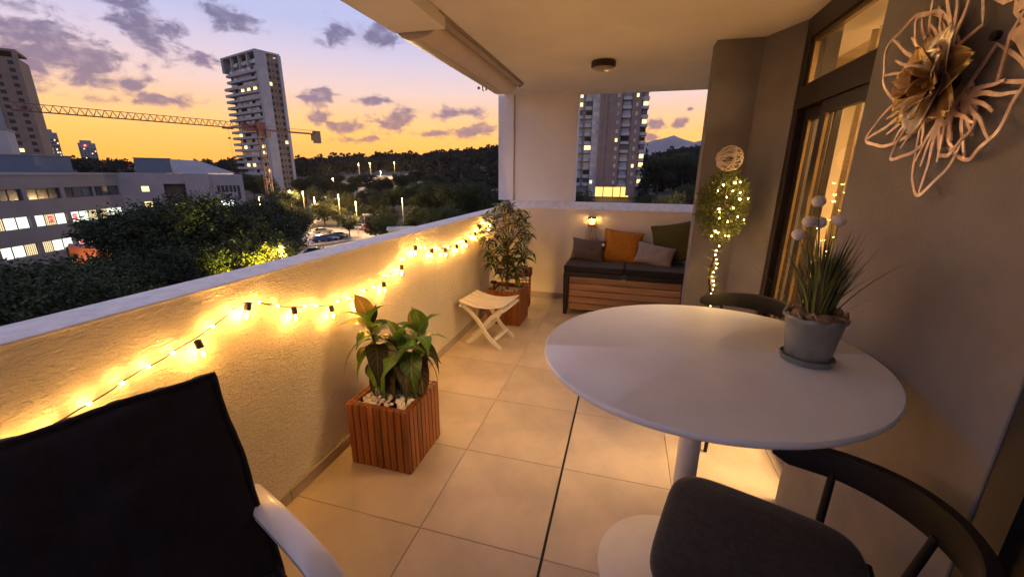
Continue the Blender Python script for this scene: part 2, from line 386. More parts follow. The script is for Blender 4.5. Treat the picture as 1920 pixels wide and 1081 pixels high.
fl = MB().box(.032, .038, y0+.03, y1-.028, z0+.022, z1-.03).build('fanlight', M_glass, dr); fb.build('glint_bead', M_gold, fl, bevel=.002)
def sash(x, ya, yb, lab=None):
    f = MB(); t = .085; z0, z1 = .052, 2.033
    f.box(x, x+.04, ya, ya+t, z0, z1).box(x, x+.04, yb-t, yb, z0, z1).box(x, x+.04, ya+t, yb-t, z0, z0+.09).box(x, x+.04, ya+t, yb-t, z1-.07, z1)
    s = f.build('sash', M_frame, dr, bevel=.004)
    MB().box(x+.017, x+.023, ya+t, yb-t, z0+.09, z1-.07).build('pane', M_glass, s)
    MB().box(x-.004, x+.012, yb-t-.013, yb-t-.001, z0+.09, z1-.07).build('glint_bead', M_gold, s)  # thin strip standing in for the reflection beside the pane
    MB().box(x-.018, x-.001, ya+.03, ya+.055, .95, 1.15).build('handle', M_black, s, bevel=.004)
sash(.045, 2.80, D1-.087); sash(.003, 1.9, 2.885); sash(.045, 1.0, 1.97)

# room seen through the glass
M_room = mat('room_wall_paint', (.44, .36, .24), .8, var=.04, vscale=2)
room = thing('living_room', 'warm lit living room seen through the sliding door', 'room', (XD+.1, 0, 0))
MB().box(0, 4.2, .2, 5.2, -.05, 0).build('room_floor', mat('room_floor_tile', (.45, .36, .26), .35), room)
MB().box(0, 4.2, .2, 5.2, 2.75, 2.85).build('room_ceiling', mat('room_ceiling_paint', (.55, .48, .38), .8), room)
MB().box(4.2, 4.3, .2, 5.2, 0, 2.75).box(.1, 4.2, 5.2, 5.3, 0, 2.75).box(0.1, 4.2, .1, .2, 0, 2.75).build('room_wall', M_room, room)
cu = MB().grid(lambda u, v: (.34+.035*math.sin(u*46)+.01*math.sin(u*17), 2.95+u*.55, .03+v*2.5), 90, 2)
M_curt = mat('cream_curtain', (.5, .42, .30), .9); _w = NT(M_curt.node_tree); _t = _w.new('ShaderNodeBsdfTranslucent'); _t.inputs[0].default_value = (.42, .34, .22, 1); _m = _w.new('ShaderNodeMixShader'); _m.inputs[0].default_value = .5
_w.l.new(_w.n['Principled BSDF'].outputs[0], _m.inputs[1]); _w.l.new(_t.outputs[0], _m.inputs[2]); _w.l.new(_m.outputs[0], _w.n['Material Output'].inputs[0])
tag(cu.build('curtain', M_curt, smooth=True, loc=(XD+.1, 0, 0)), 'pleated cream curtain inside the door beside the pillar', 'curtain')
MB().lathe([(.16, 0), (.17, -.01), (.17, -.05), (.1, -.07)], 24, (2.1, 2.5, 2.749)).build('room_lamp', emat('room_lamp_glow', (1, .62, .26), 30), room)
al = bpy.data.lights.new('room_light', 'AREA'); al.shape = 'RECTANGLE'; al.size = 2.6; al.size_y = 2.2; al.energy = 180; al.color = (1, .60, .25)
alo = bpy.data.objects.new('room_light', al); COL.objects.link(alo); alo.parent = room; alo.location = (1.75, 2.3, 2.66)

# ceiling lamp (unlit) on the soffit
cl = thing('ceiling_lamp', 'round bronze ceiling lamp, unlit, on the soffit above the bench', 'ceiling lamp', (-.30, 4.03, ZC))
MB().lathe([(.075, -.0005), (.105, -.006), (.108, -.045), (.098, -.052)], 40).build('housing', mat('bronze', (.06, .045, .03), .4, metal=.7), cl, autosm=40)
MB().lathe([(.092, -.0522), (.088, -.064), (.06, -.072), (.0, -.074)], 40).build('diffuser', mat('opal_glass', (.35, .29, .21), .35), cl, smooth=True)

# awning cassette under the soffit edge
aw = thing('awning', 'closed cream awning cassette fixed under the soffit edge', 'awning', (0, 0, 0))
prof = [(-1.265, 2.572), (-1.262, 2.540), (-1.285, 2.505), (-1.330, 2.478), (-1.395, 2.462), (-1.470, 2.462), (-1.520, 2.478), (-1.552, 2.510), (-1.556, 2.545), (-1.53, 2.560), (-1.45, 2.572)]
def extr(prof, y0, y1): n = len(prof); return MB().add([(x, y0, z) for x, z in prof]+[(x, y1, z) for x, z in prof], [tuple(range(n)), tuple(range(n, 2*n))[::-1]]+[(i, (i+1) % n, n+(i+1) % n, n+i) for i in range(n)])
Y0, Y1 = 2.70, 4.66
extr(prof, Y0+.03, Y1-.02).build('cassette', M_alu, aw, autosm=40)
pe = [(-1.41+(x+1.41)*1.03, 2.53+(z-2.53)*1.04) for x, z in prof]; pe = [(x, min(z, 2.575)) for x, z in pe]
extr(pe, Y0, Y0+.029).build('end_cap', M_alu, aw, bevel=.004); extr(pe, Y1-.019, Y1).build('end_cap', M_alu, aw, bevel=.004)
MB().box(-1.26, -1.205, Y0-.1, Y1+.06, 2.548, 2.5795).box(-1.2045, -1.198, Y0-.1, Y1+.06, 2.565, 2.5797).build('mounting_rail', mat('tan_rail', (.42, .35, .27), .5), aw, bevel=.002)  # rail in a darker tan than the cassette
MB().box(-1.51, -1.502, Y0+.04, Y1-.03, 2.4765, 2.487).box(-1.40, -1.395, Y0+.04, Y1-.03, 2.457, 2.4615).build('front_bar', mat('awning_bar', (.66, .58, .47), .35), aw)
MB().ico((-1.235, Y1+.02, 2.54), .014, 2).build('bolt', mat('brass_bolt', (.5, .36, .16), .3, metal=.8), aw, smooth=True)
hk = MB().tube([(-1.50, 4.22, 2.477), (-1.50, 4.22, 2.44), (-1.50, 4.24, 2.425)], .006, 6).ico((-1.52, 4.16, 2.44), .014, 2).ico((-1.49, 4.30, 2.45), .011, 2)
hk.build('crank_eye', mat('grey_plastic', (.15, .13, .12), .4), aw, smooth=True)
# beam end of the slab edge next to the awning
tag(MB().box(-1.562, -1.20, -1.8, Y0-.012, 2.50, ZC-.0005).build('downstand_beam', M_ceil, bevel=.004), 'cream downstand beam along the soffit edge before the awning', 'beam')

# ================================================================== STRING LIGHTS
M_bulb = glassmat('bulb_glass', (1.0, .93, .75), .03)
M_fil = emat('filament_glow', WARM+(1,), 370)
M_fairy = emat('fairy_glow', (1.0, .46, .095, 1), 150)
M_fairy2 = emat('fairy_glow_small', (1.0, .56, .18, 1), 60)
M_cord = mat('black_cord', (.02, .017, .012), .6)
sl = thing('string_light', 'string of glowing bulbs and tiny lights looped along the parapet wall', 'string lights', (XL, 0, 0))
bigs = [(1.02, 1.016), (1.251, 1.092), (1.48, .997), (1.728, .928), (1.979, .906), (2.231, .93), (2.464, .995), (2.682, 1.096), (2.938, 1.028), (3.19, .99), (3.443, .98), (3.673, .992), (3.925, 1.03), (4.06, 1.083)]
smalls = [(.942, 1.000), (1.098, 1.041), (1.183, 1.072), (1.314, 1.073), (1.408, 1.027), (1.565, .973), (1.643, .952), (1.801, .929), (1.897, .922), (2.04, .921), (2.134, .924), (2.315, .953), (2.393, .976), (2.521, 1.026), (2.593, 1.063), (2.774, 1.075), (2.85, 1.055), (3.03, 1.012), (3.097, 1.004), (3.281, .985), (3.525, .985), (3.591, .99), (3.789, 1.010), (4.02, 1.062), (4.19, 1.105)]
# the string goes on to the left behind the armchair
for k, y in enumerate([.86, .78, .69, .60, .52, .43, .34, .25, .15, .05, -.05, -.15, -.26, -.38, -.5]):
    z = .985-.16*math.sin(min(1.2, (.86-y)*1.5))
    smalls.append((y, z))
bigs.append((4.35, 1.06)); smalls += [(4.27, 1.085), (4.45, 1.04), (4.55, 1.04)]
alln = sorted(bigs+smalls)
pts = []
for (a, b) in zip(alln[:-1], alln[1:]):
    for t in (0, .25, .5, .75): pts.append((.022+.006*math.sin(a[0]*31), a[0]+(b[0]-a[0])*t, a[1]+(b[1]-a[1])*t-.0015*math.sin(math.pi*t)))
MB().tube(pts, .0022, 5).build('cord', M_cord, sl, smooth=True)
bulb_me = MB().lathe([(.008, -.030), (.012, -.036), (.0175, -.050), (.0195, -.060), (.0185, -.070), (.013, -.080), (.004, -.084)], 20).mesh('bulb', M_bulb, True)
sock_me = MB().lathe([(.006, .004), (.0125, .0), (.0130, -.028), (.0105, -.031)], 16).mesh('socket', M_black, True); sock_me.set_sharp_from_angle(angle=R(40))
fil_me = MB().ico((0, 0, -.056), .0088, 1, sc=(.6, .6, 1.35)).mesh('filament', M_fil, True)
fy_me = MB().ico((0, 0, 0), .0055, 1).mesh('fairy_light', M_fairy, True)
for (y, z) in bigs:
    tl = random.uniform(-.25, .25)
    b = inst('bulb', bulb_me, sl, (.042, y, z-.001), (tl, random.uniform(-.1, .15), 0)); inst('socket', sock_me, b); inst('filament', fil_me, b)
for (y, z) in smalls: inst('fairy_light', fy_me, sl, (.026, y, z))

# ================================================================== PLANTERS AND PLANTS
M_slat = woodmat('stained_teak', (.20, .062, .016, 1), (.34, .118, .032, 1), 2, .8, .42)
M_slatd = mat('planter_inner', (.03, .016, .008), .8)
pebm = [MB().ico((0, 0, 0), 1, 2, sc=s, rnd=.06).mesh('pebble', mat('white_pebble', (.80, .76, .68), .7, var=.10, vscale=2, rnd=.10), True) for s in ((1, .75, .6), (1, .9, .7), (1.2, .7, .55))]
def planter(label, cx, cy, w, d, h, group):
    t = thing('planter', label, 'planter', (cx, cy, 0), 0, group); a, b = w/2, d/2
    MB().box(-a+.018, a-.018, -b+.018, -b+.024, .01, h-.02).box(-a+.018, a-.018, b-.024, b-.018, .01, h-.02).box(-a+.018, -a+.024, -b+.024, b-.024, .01, h-.02).box(a-.024, a-.018, -b+.024, b-.024, .01, h-.02).box(-a+.024, a-.024, -b+.024, b-.024, .01, .03).build('liner', M_slatd, t)
    n = 9; sw = w/n
    me = MB().box(-sw/2+.0028, sw/2-.0028, -.0085, .0085, -h/2, h/2-.002).mesh('slat', M_slat)
    def sl(x, y, r):
        o = inst('slat', me, t, (x, y, h/2), (0, 0, r)); md = o.modifiers.new('bevel', 'BEVEL'); md.width = .003; md.segments = 2
    for k in range(n):
        x = -a+sw*(k+.5)
        sl(x, -b+.0085, 0); sl(x, b-.0085, 0)
    m2 = int(round((d-.036)/sw)); sw2 = (d-.036)/m2
    for k in range(m2):
        y = -b+.018+sw2*(k+.5); sl(-a+.0085, y, R(90)); sl(a-.0085, y, R(90))
    rim = MB().box(-a+.019, a-.019, -b+.0185, -b+.04, h-.03, h-.004).box(-a+.019, a-.019, b-.04, b-.0185, h-.03, h-.004).box(-a+.0185, -a+.04, -b+.041, b-.041, h-.03, h-.004).box(a-.04, a-.0185, -b+.041, b-.041, h-.03, h-.004)
    rim.build('inner_rim', M_slat, t, bevel=.002)
    MB().box(-a+.0245, a-.0245, -b+.0245, b-.0245, h-.14, h-.050).build('soil', mat('dark_soil', (.03, .02, .014), .95, bump=.6, bscale=60), t)
    return t
p1 = planter('square wooden slat planter full of white pebbles, nearest the viewer', -1.227, 1.848, .385, .375, .388, 'wooden slat planters')
for k in range(210):
    x, y = random.uniform(-.150, .150), random.uniform(-.148, .148)
    r = random.uniform(.012, .021); z = .388-.028+.034*max(0, 1-(x*x+y*y)/.026)+random.uniform(0, .014)
    inst('pebble', random.choice(pebm), p1, (x, y, z), (random.uniform(-.6, .6), random.uniform(-.6, .6), random.uniform(0, 6)), r)
p2 = planter('square wooden slat planter behind the white folding stool', -1.225, 4.235, .385, .40, .385, 'wooden slat planters')
gv = MB()
for k in range(420):
    x, y = random.uniform(-.155, .155), random.uniform(-.155, .155)
    gv.ico((x, y, .385-.045+.018*max(0, 1-(x*x+y*y)/.02)+random.uniform(0, .006)), random.uniform(.006, .010), 1, sc=(1, .8, .7), rnd=.1)
tag(gv.build('gravel', mat('pale_gravel', (.55, .47, .38), .8, var=.2, vscale=40), p2), kind='stuff')

def leafmat(name, c1, c2, vein, edge=None, nv=8, veinw=.35, rnd=.25, rough=.38, rh=.03):
    m = bpy.data.materials.new(name); m.use_nodes = True; w = NT(m.node_tree); b = w.n['Principled BSDF']
    tc = w.new('ShaderNodeTexCoord'); sp = w.new('ShaderNodeSeparateXYZ'); w.l.new(tc.outputs['UV'], sp.inputs[0])
    u, v = sp.outputs[0], sp.outputs[1]        # u across -1..1 stored as 0..1, v along
    ax = w.math('ABSOLUTE', w.math('MULTIPLY_ADD', u, 2.0, -1.0))
    oi = w.new('ShaderNodeObjectInfo'); n = w.noise(tc.outputs['UV'], 3, 3, .6)
    c = w.mix(w.smooth(w.math('ADD', n, w.math('MULTIPLY', w.math('SUBTRACT', oi.outputs['Random'], .5), .7)), .3, .7), c1, c2)
    ph = w.math('SUBTRACT', v, w.math('MULTIPLY', ax, .22))
    s = w.math('ABSOLUTE', w.math('SINE', w.math('MULTIPLY', ph, math.pi*nv)))
    vn = w.smooth(s, .30, .02); mid = w.smooth(ax, .11, .03)
    vm = w.math('MULTIPLY', w.math('MAXIMUM', vn, mid), veinw)
    c = w.mix(vm, c, vein)
    if edge: c = w.mix(w.smooth(w.math('ADD', ax, w.math('MULTIPLY', w.math('SUBTRACT', n, .5), .5)), .50, .66), c, edge)
    hs = w.new('ShaderNodeHueSaturation'); w.l.new(c, hs.inputs['Color']); w.put(hs.inputs['Value'], w.smooth(oi.outputs['Random'], 0, 1, 1-rnd, 1+rnd))
    w.put(hs.inputs['Hue'], w.smooth(oi.outputs['Random'], 0, 1, .5-rh, .5+rh))
    w.l.new(hs.outputs[0], b.inputs['Base Color']); b.inputs['Roughness'].default_value = rough
    tr = w.new('ShaderNodeBsdfTranslucent'); w.l.new(hs.outputs[0], tr.inputs[0])
    mx = w.new('ShaderNodeMixShader'); mx.inputs[0].default_value = .22
    w.l.new(b.outputs[0], mx.inputs[1]); w.l.new(tr.outputs[0], mx.inputs[2]); w.l.new(mx.outputs[0], w.n['Material Output'].inputs[0])
    bp = w.new('ShaderNodeBump'); bp.inputs['Strength'].default_value = .4; bp.inputs['Distance'].default_value = .004
    w.l.new(vm, bp.inputs['Height']); w.l.new(bp.outputs[0], b.inputs['Normal'])
    MATS[name] = m; return m
def leaf_mesh(name, L, Wd, m, droop=.35, fold=.25, nl=9, na=5, tip=1.3, wave=.0, base=.8):
    vs = []; fs = []; uv = []
    for i in range(nl):
        t = i/(nl-1); wd = Wd*.5*(math.sin(math.pi*min(1, t**base)) ** .8)*(1-.25*t) if 0 < t < 1 else 0.0006
        if t > .75: wd *= ((1-t)/.25)**(1/tip)*1.0 if t < 1 else 1
        ang = -droop*t*t*1.6; y = L*t*math.cos(ang*.5); z = L*t*math.sin(ang)
        for j in range(na):
            a = -1+2*j/(na-1); vs.append((a*wd, y, z+abs(a)*wd*fold+wave*math.sin(t*14+a*3)*abs(a))); uv.append(((a+1)/2, t))
    for i in range(nl-1):
        for j in range(na-1): fs.append((i*na+j, i*na+j+1, (i+1)*na+j+1, (i+1)*na+j))
    me = bpy.data.meshes.new(name); me.from_pydata(vs, [], fs); ul = me.uv_layers.new(name='UVMap')
    for lp in me.loops: ul.data[lp.index].uv = uv[lp.vertex_index]
    me.polygons.foreach_set('use_smooth', [True]*len(fs)); me.materials.append(m); me.update(); return me
def leaf_rot(yaw, pitch, roll=0): return (Matrix.Rotation(yaw, 4, 'Z') @ Matrix.Rotation(pitch, 4, 'X') @ Matrix.Rotation(roll, 4, 'Y')).to_euler()

# big-leaved plant in the near planter
M_lf = [leafmat('croton_green', srgb(70, 118, 42), srgb(108, 146, 48), srgb(176, 186, 84), veinw=.55, rh=.012),
        leafmat('croton_lit_yellow', srgb(164, 154, 52), srgb(122, 134, 44), srgb(220, 204, 116), veinw=.65),
        leafmat('croton_dark', srgb(54, 66, 36), srgb(88, 60, 38), srgb(164, 138, 80), veinw=.5)]
cr = thing('leafy_plant', 'broad leaved green and yellow plant growing in the near planter', 'plant', (-1.225, 1.845, .32))
stems = [((-.03, -.02), (-.12, -.02), .74), ((.01, .0), (.04, .02), .56), ((.04, .03), (.16, .06), .66)]
st = MB(); tops = []
for (b0, t0, h) in stems:
    P = [Vector((b0[0]+(t0[0]-b0[0])*t**1.4, b0[1]+(t0[1]-b0[1])*t**1.4, -.02+(h*.72)*t)) for t in [k/8 for k in range(9)]]
    st.tube(P, [.013-.006*k/8 for k in range(9)], 8); tops.append(P)
st.build('stem', mat('plant_stem', (.10, .075, .04), .7, bump=.4, bscale=60), cr, smooth=True)
lmes = {}
for q in range(3):
    lmes[q] = [leaf_mesh('leaf', .165, .120, M_lf[q], .55, .22, 11, 7, 1.3, .002), leaf_mesh('leaf', .19, .130, M_lf[q], .80, .2, 11, 7, 1.3, .003), leaf_mesh('leaf', .15, .105, M_lf[q], .2, .3, 11, 7, 1.3, .002)]
for si, P in enumerate(tops):
    n = [25, 22, 25][si]
    for k in range(n):
        t = .46+.54*(k/(n-1)); i = min(7, int(t*8)); p = P[i].lerp(P[i+1], t*8-i)
        yaw = k*2.4+si*1.1+random.uniform(-.3, .3); pitch = (-.55+1.75*((t-.46)/.54)**1.6)+random.uniform(-.2, .2)
        q = 1 if math.sin(yaw) > .2 and math.cos(yaw) > -.5 and random.random() < .8 else (0 if t > .8 and random.random() < .8 else random.choice((0, 2, 2)))  # leaves turned to the wall bulbs get yellow: bulb light painted in
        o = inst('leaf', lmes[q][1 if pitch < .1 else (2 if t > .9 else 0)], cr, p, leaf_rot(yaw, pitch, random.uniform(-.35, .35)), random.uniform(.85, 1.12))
for k in (1, 3):   # low leaves
    yaw = [.6, 2.2, 3.6, 4.8, 5.7][k]; p = tops[k % 3][3]
    inst('leaf', lmes[(1, 2, 1, 2, 0)[k]][1], cr, p, leaf_rot(yaw, -.35+.1*k, .2), 1.0)

# small variegated tree in the far planter
M_var = leafmat('variegated_leaf', srgb(50, 74, 32), srgb(78, 102, 44), srgb(130, 145, 80), srgb(225, 224, 186), nv=5, veinw=.25, rnd=.22)
M_var2 = leafmat('green_narrow_leaf', srgb(48, 68, 28), srgb(88, 104, 40), srgb(130, 140, 70), None, nv=5, veinw=.3, rnd=.3)
vt = thing('variegated_tree', 'small potted tree with cream edged narrow leaves in the far corner', 'plant', (-1.235, 4.225, .30))
tr = MB(); P = [Vector((.004*math.sin(k*1.3), .004*math.cos(k), -.02+.55*k/8)) for k in range(9)]; tr.tube(P, [.019-.007*k/8 for k in range(9)], 8)
tips = []
for k in range(40):
    z = .20+.84*((k+.5)/40)**.9; rr = .33*math.sin(math.pi*min(1, max(.1, (z-.02)/1.12)))**.7*(1.12 if z > .6 else .92); a = k*2.39996
    rad = rr*random.uniform(.55, 1.05)
    if k > 36: rad *= .4
    tp = Vector((rad*math.cos(a)*.92, rad*math.sin(a)*.92, z)); tips.append((tp, a)); zb = max(.18, min(.53, z-.22)); b = Vector((0, 0, zb))
    tr.tube([b, b.lerp(tp, .5)+Vector((0, 0, .02)), tp], [.007, .005, .003], 5)
tr.build('trunk', mat('tree_bark', (.13, .085, .05), .8, bump=.5, bscale=60), vt, smooth=True)
vle = [leaf_mesh('leaf', .105, .062, M_var, .1, .15, 7, 5), leaf_mesh('leaf', .115, .062, M_var, .5, .2, 7, 5), leaf_mesh('leaf', .115, .046, M_var2, .5, .25, 7, 5)]
cnt = 0
for ti, (tp, a) in enumerate(tips):
    for k in range(8):
        if cnt >= 298: break
        yaw = k*.79+a+random.uniform(-.25, .25); up = .35+random.uniform(-.4, .6); low = tp.z < .55
        inst('leaf', random.choice(vle[:2]) if (not low or random.random() < .45) else vle[2], vt, tp, leaf_rot(yaw, up-(.35 if low else 0), random.uniform(-.4, .4)), random.uniform(.9, 1.25)); cnt += 1

# the rest of its leaves, joined
jv = []; jf = []; juv = []
for k in range(330):
    tp, a = tips[k % 40]; me = vle[0] if k % 3 else vle[2]
    p = tp*random.uniform(.72, .98); p.z = max(.2, tp.z*random.uniform(.9, .99))
    M4 = Matrix.Translation(p) @ leaf_rot(random.uniform(0, 6.28), random.uniform(-.3, .8), random.uniform(-.5, .5)).to_matrix().to_4x4() @ Matrix.Scale(random.uniform(.8, 1.1), 4); o_ = len(jv)
    jv += [tuple(M4 @ v.co) for v in me.vertices]
    for q in me.polygons:
        jf.append(tuple(i+o_ for i in q.vertices)); juv += [tuple(me.uv_layers[0].data[l].uv) for l in q.loop_indices]
jm = bpy.data.meshes.new('foliage'); jm.from_pydata(jv, [], jf); ul = jm.uv_layers.new(name='UVMap')
for i, q in enumerate(juv): ul.data[i].uv = q
jm.materials.append(M_var); jm.polygons.foreach_set('use_smooth', [True]*len(jf)); jm.update()
tag(inst('foliage', jm, vt), kind='stuff')

# house lantern behind it
lt = thing('house_lantern', 'small rust red house lantern glowing in the corner behind the far planter', 'lantern', (-1.19, 4.80, .0), R(8))
lm = MB(); H = .50
M_rust = mat('rust_red_metal', (.16, .045, .022), .5, metal=.3)
for (x, y) in ((-.085, -.07), (.085, -.07), (.085, .07), (-.085, .07)): lm.box(x-.008, x+.008, y-.008, y+.008, .0, .40)
for z in (0.0, .10, .20, .30, .39):
    lm.box(-.077, .077, -.0755, -.0655, z, z+.012).box(-.077, .077, .0655, .0755, z, z+.012).box(-.0905, -.0805, -.062, .062, z, z+.012).box(.0805, .0905, -.062, .062, z, z+.012)
for x in (-.045, 0, .045): lm.box(x-.004, x+.004, -.074, -.067, .012, .39)
for y in (-.03, .03): lm.box(.082, .089, y-.004, y+.004, .012, .39)
lm.build('lantern_frame', M_rust, lt)
MB().add([(-.11, -.095, .401), (.11, -.095, .401), (.11, .095, .401), (-.11, .095, .401), (-.11, 0, .50), (.11, 0, .50)], [(0, 1, 5, 4), (2, 3, 4, 5), (0, 4, 3), (1, 2, 5), (3, 2, 1, 0)]).build('lantern_roof', M_rust, lt)
MB().lathe([(.026, .0), (.028, .15), (.02, .155)], 14).build('candle', mat('wax', (.75, .55, .3), .5), lt, smooth=True)
MB().ico((0, 0, .19), .016, 2, sc=(.6, .6, 1.6)).build('flame', emat('flame_glow', (1, .55, .15, 1), 150), lt, smooth=True)
# little solar light stuck in the planter
so = thing('solar_stake', 'small black solar stake light stuck in the far planter', 'garden light', (-1.365, 4.14, .34))
MB().tube([(0, 0, -.03), (0, 0, .1)], .006, 8).lathe([(.02, .098), (.033, .105), (.036, .125), (.03, .13)], 16).build('stake', M_black, so, autosm=40)

# white folding stool
M_pl = mat('white_plastic', (.76, .74, .70), .32, var=.03, vscale=3, spec=.5)
fs = thing('folding_stool', 'white plastic folding stool with slatted seat beside the parapet', 'stool', (-1.215, 3.555, 0), R(-6))
zf = lambda x: .425+.018*math.cos(x/.22*math.pi*.5*1.3)-.016*0
for k in range(5):
    y = -.165+k*.0825
    s = MB().sweep([(x, y*(1+.06*abs(x)), .405+.03*(1-(abs(x)/.235)**2)*-.6+.025*(abs(x)/.235)**2+.02) for x in [-.235+.47*i/12 for i in range(13)]], [(-.034, 0), (.034, 0), (.034, .014), (-.034, .014)])
    s.build('seat_slat', M_pl, fs, bevel=.004)
for y in (-.20, .20): pass
MB().box(-.235, -.205, -.2, .2, .395, .419).box(.205, .235, -.2, .2, .395, .419).build('seat_rail', M_pl, fs, bevel=.006)
def leg(x0, x1, y):
    pts = [(x0+(x1-x0)*t, y, .395*(1-t)+.012) for t in [k/10 for k in range(11)]]
    pts = [(x+.022*math.sin(math.pi*2*t)*(1 if x1 > x0 else -1), y, z) for (x, y, z), t in zip(pts, [k/10 for k in range(11)])]
    return MB().sweep(pts, [(-.009, -.021), (.009, -.021), (.009, .021), (-.009, .021)], ups=[(1, 0, .3)]*11)
for (a, b, y) in ((-.20, .19, -.165), (-.20, .19, .165), (.20, -.19, -.143), (.20, -.19, .187)): leg(a, b, y).build('leg', M_pl, fs, bevel=.005)
MB().box(.105, .135, -.155, .155, .082, .112).build('stretcher', M_pl, fs, bevel=.005); MB().box(-.135, -.105, -.133, .176, .082, .112).build('stretcher', M_pl, fs, bevel=.005)

# ================================================================== BENCH AND CUSHIONS
M_bblk = mat('black_resin', (.016, .014, .013), .42, var=.15)
M_plank = woodmat('oak_print_plank', (.30, .165, .08, 1), (.44, .27, .14, 1), 0, .7, .45)
be = thing('storage_bench', 'black storage bench with brown plank front below the cushions', 'bench', (0, 0, 0))
bx0, bx1, by0, by1 = -.655, .535+.19, 4.585, 5.20
MB().box(bx0+.04, bx1-.04, by0+.035, by1-.01, .06, .50).build('bench_body', M_bblk, be)
for (x, y) in ((bx0, by0), (bx1-.07, by0), (bx0, by1-.07), (bx1-.07, by1-.07)):
    MB().add([(x+.012, y+.012, 0), (x+.058, y+.012, 0), (x+.058, y+.058, 0), (x+.012, y+.058, 0), (x, y, .5), (x+.07, y, .5), (x+.07, y+.07, .5), (x, y+.07, .5)], [(0, 3, 2, 1), (4, 5, 6, 7), (0, 1, 5, 4), (1, 2, 6, 5), (2, 3, 7, 6), (3, 0, 4, 7)]).build('leg', M_bblk, be, bevel=.006)
MB().box(bx0+.005, bx1-.005, by0+.004, by1-.01, .478, .528).build('top_rail', M_bblk, be, bevel=.006)
for k in range(5):
    z = .075+k*.0805
    MB().box(bx0+.075, bx1-.075, by0+.014, by0+.034, z, z+.072).build('plank', M_plank, be, bevel=.003)
M_pad = mat('black_fabric', (.017, .015, .016), .85, var=.25, vscale=90, bump=.3, bscale=300, bdist=.001, sheen=.15)
xm = (bx0+bx1)/2
for (a, b) in ((bx0+.002, xm-.002), (xm+.002, bx1-.002)):
    MB().box(a, b, by0, by1-.01, .529, .60).build('seat_pad', M_pad, be, bevel=.018, seg=4)
la = MB().tube([(-.018, 0, .0), (-.018, 0, .045), (.018, 0, .045), (.018, 0, 0)], .0035, 6, closed=True)
la.box(-.012, .012, -.002, .006, -.03, -.005)
la.build('latch', mat('steel', (.6, .56, .5), .25, metal=.9), be, loc=(.035, by0-.008, .485))

def pillow(name, label, w, h, t, m, loc, rot, corner=.06, flange=0, tagm=None, cat='cushion', group=None, wr=.006, n=33):
    mb = MB(); sd = random.uniform(0, 50)
    def f(side):
        def g(u, v):
            a, b = 2*u-1, 2*v-1
            pinch = 1-corner*(1-abs(a)**2.2)*abs(b)**3*1.0; pinch2 = 1-corner*(1-abs(b)**2.2)*abs(a)**3
            x = a*w/2*pinch2; z = b*h/2*pinch
            prof = max(0, (1-abs(a)**2.6))**.55*max(0, (1-abs(b)**2.6))**.55
            nz = noise.noise(Vector((a*2.1+sd, b*2.1, side)))*wr*2.2+noise.noise(Vector((a*5+sd, b*5, side+3)))*wr
            rim = min(1-abs(a), 1-abs(b)); cr2 = math.exp(-rim*7)*math.sin((a-b)*19+sd)*wr*.7*(1 if rim > .01 else 0)
            return (x, side*(prof*t/2+(nz*prof**.5 if prof > 0 else 0)+cr2*prof**.3), z)
        return g
    mb.grid(f(-1), n, n); mb.grid(f(1), n, n)
    o = mb.build(name, m, None, smooth=True)
    bm = bmesh.new(); bm.from_mesh(o.data); bmesh.ops.remove_doubles(bm, verts=bm.verts, dist=.0008); bmesh.ops.recalc_face_normals(bm, faces=bm.faces); bm.to_mesh(o.data); bm.free()
    o.data.polygons.foreach_set('use_smooth', [True]*len(o.data.polygons))
    o.location = loc; o.rotation_euler = rot
    tag(o, label, cat, group)
    if flange:
        E = []
        for s in range(4):
            for k in range(16):
                q = -1+2*k/16; a, b = [(q, -1), (1, q), (-q, 1), (-1, -q)][s]
                E.append((a*w/2*(1-corner*(1-abs(b)**2.2)*abs(a)**3), 0, b*h/2*(1-corner*(1-abs(a)**2.2)*abs(b)**3)))
        MB().tube(E, flange, 6, closed=True).build('piping', m, o, smooth=True)
    return o
def fabric(name, c, var=.15, vs=60): return mat(name, c, .9, var=var, vscale=vs, bump=.25, bscale=420, bdist=.0012, sheen=.1, spec=.25)
c1 = pillow('cushion', 'small grey brown cushion with a white tag, left end of the bench', .42, .285, .16, fabric('greybrown_linen', (.135, .105, .09)), (-.415, 4.97, .725), (R(-20), R(5), R(4)), .10)
MB().box(-.002, .03, -.002, .001, -.022, .012).build('cloth_tag', mat('white_tag', (.7, .66, .6), .8), c1, loc=(.155, -.052, .085))
c2 = pillow('cushion', 'square mustard yellow cushion second on the bench', .46, .39, .17, fabric('mustard_cotton', (.46, .185, .018)), (-.02, 5.05, .775), (R(-18), R(5), R(-3)), .07, .007)
c3 = pillow('cushion', 'small pale grey cushion leaning before the green one', .44, .26, .15, fabric('pale_grey_linen', (.36, .31, .28), .25, 120), (.36, 4.93, .715), (R(-24), R(9), R(-6)), .09)
c4 = pillow('cushion', 'large olive green cushion tilted against the right end of the bench', .50, .48, .17, fabric('olive_cotton', (.085, .082, .014)), (.575, 5.10, .845), (R(-14), R(-12), R(-10)), .07)

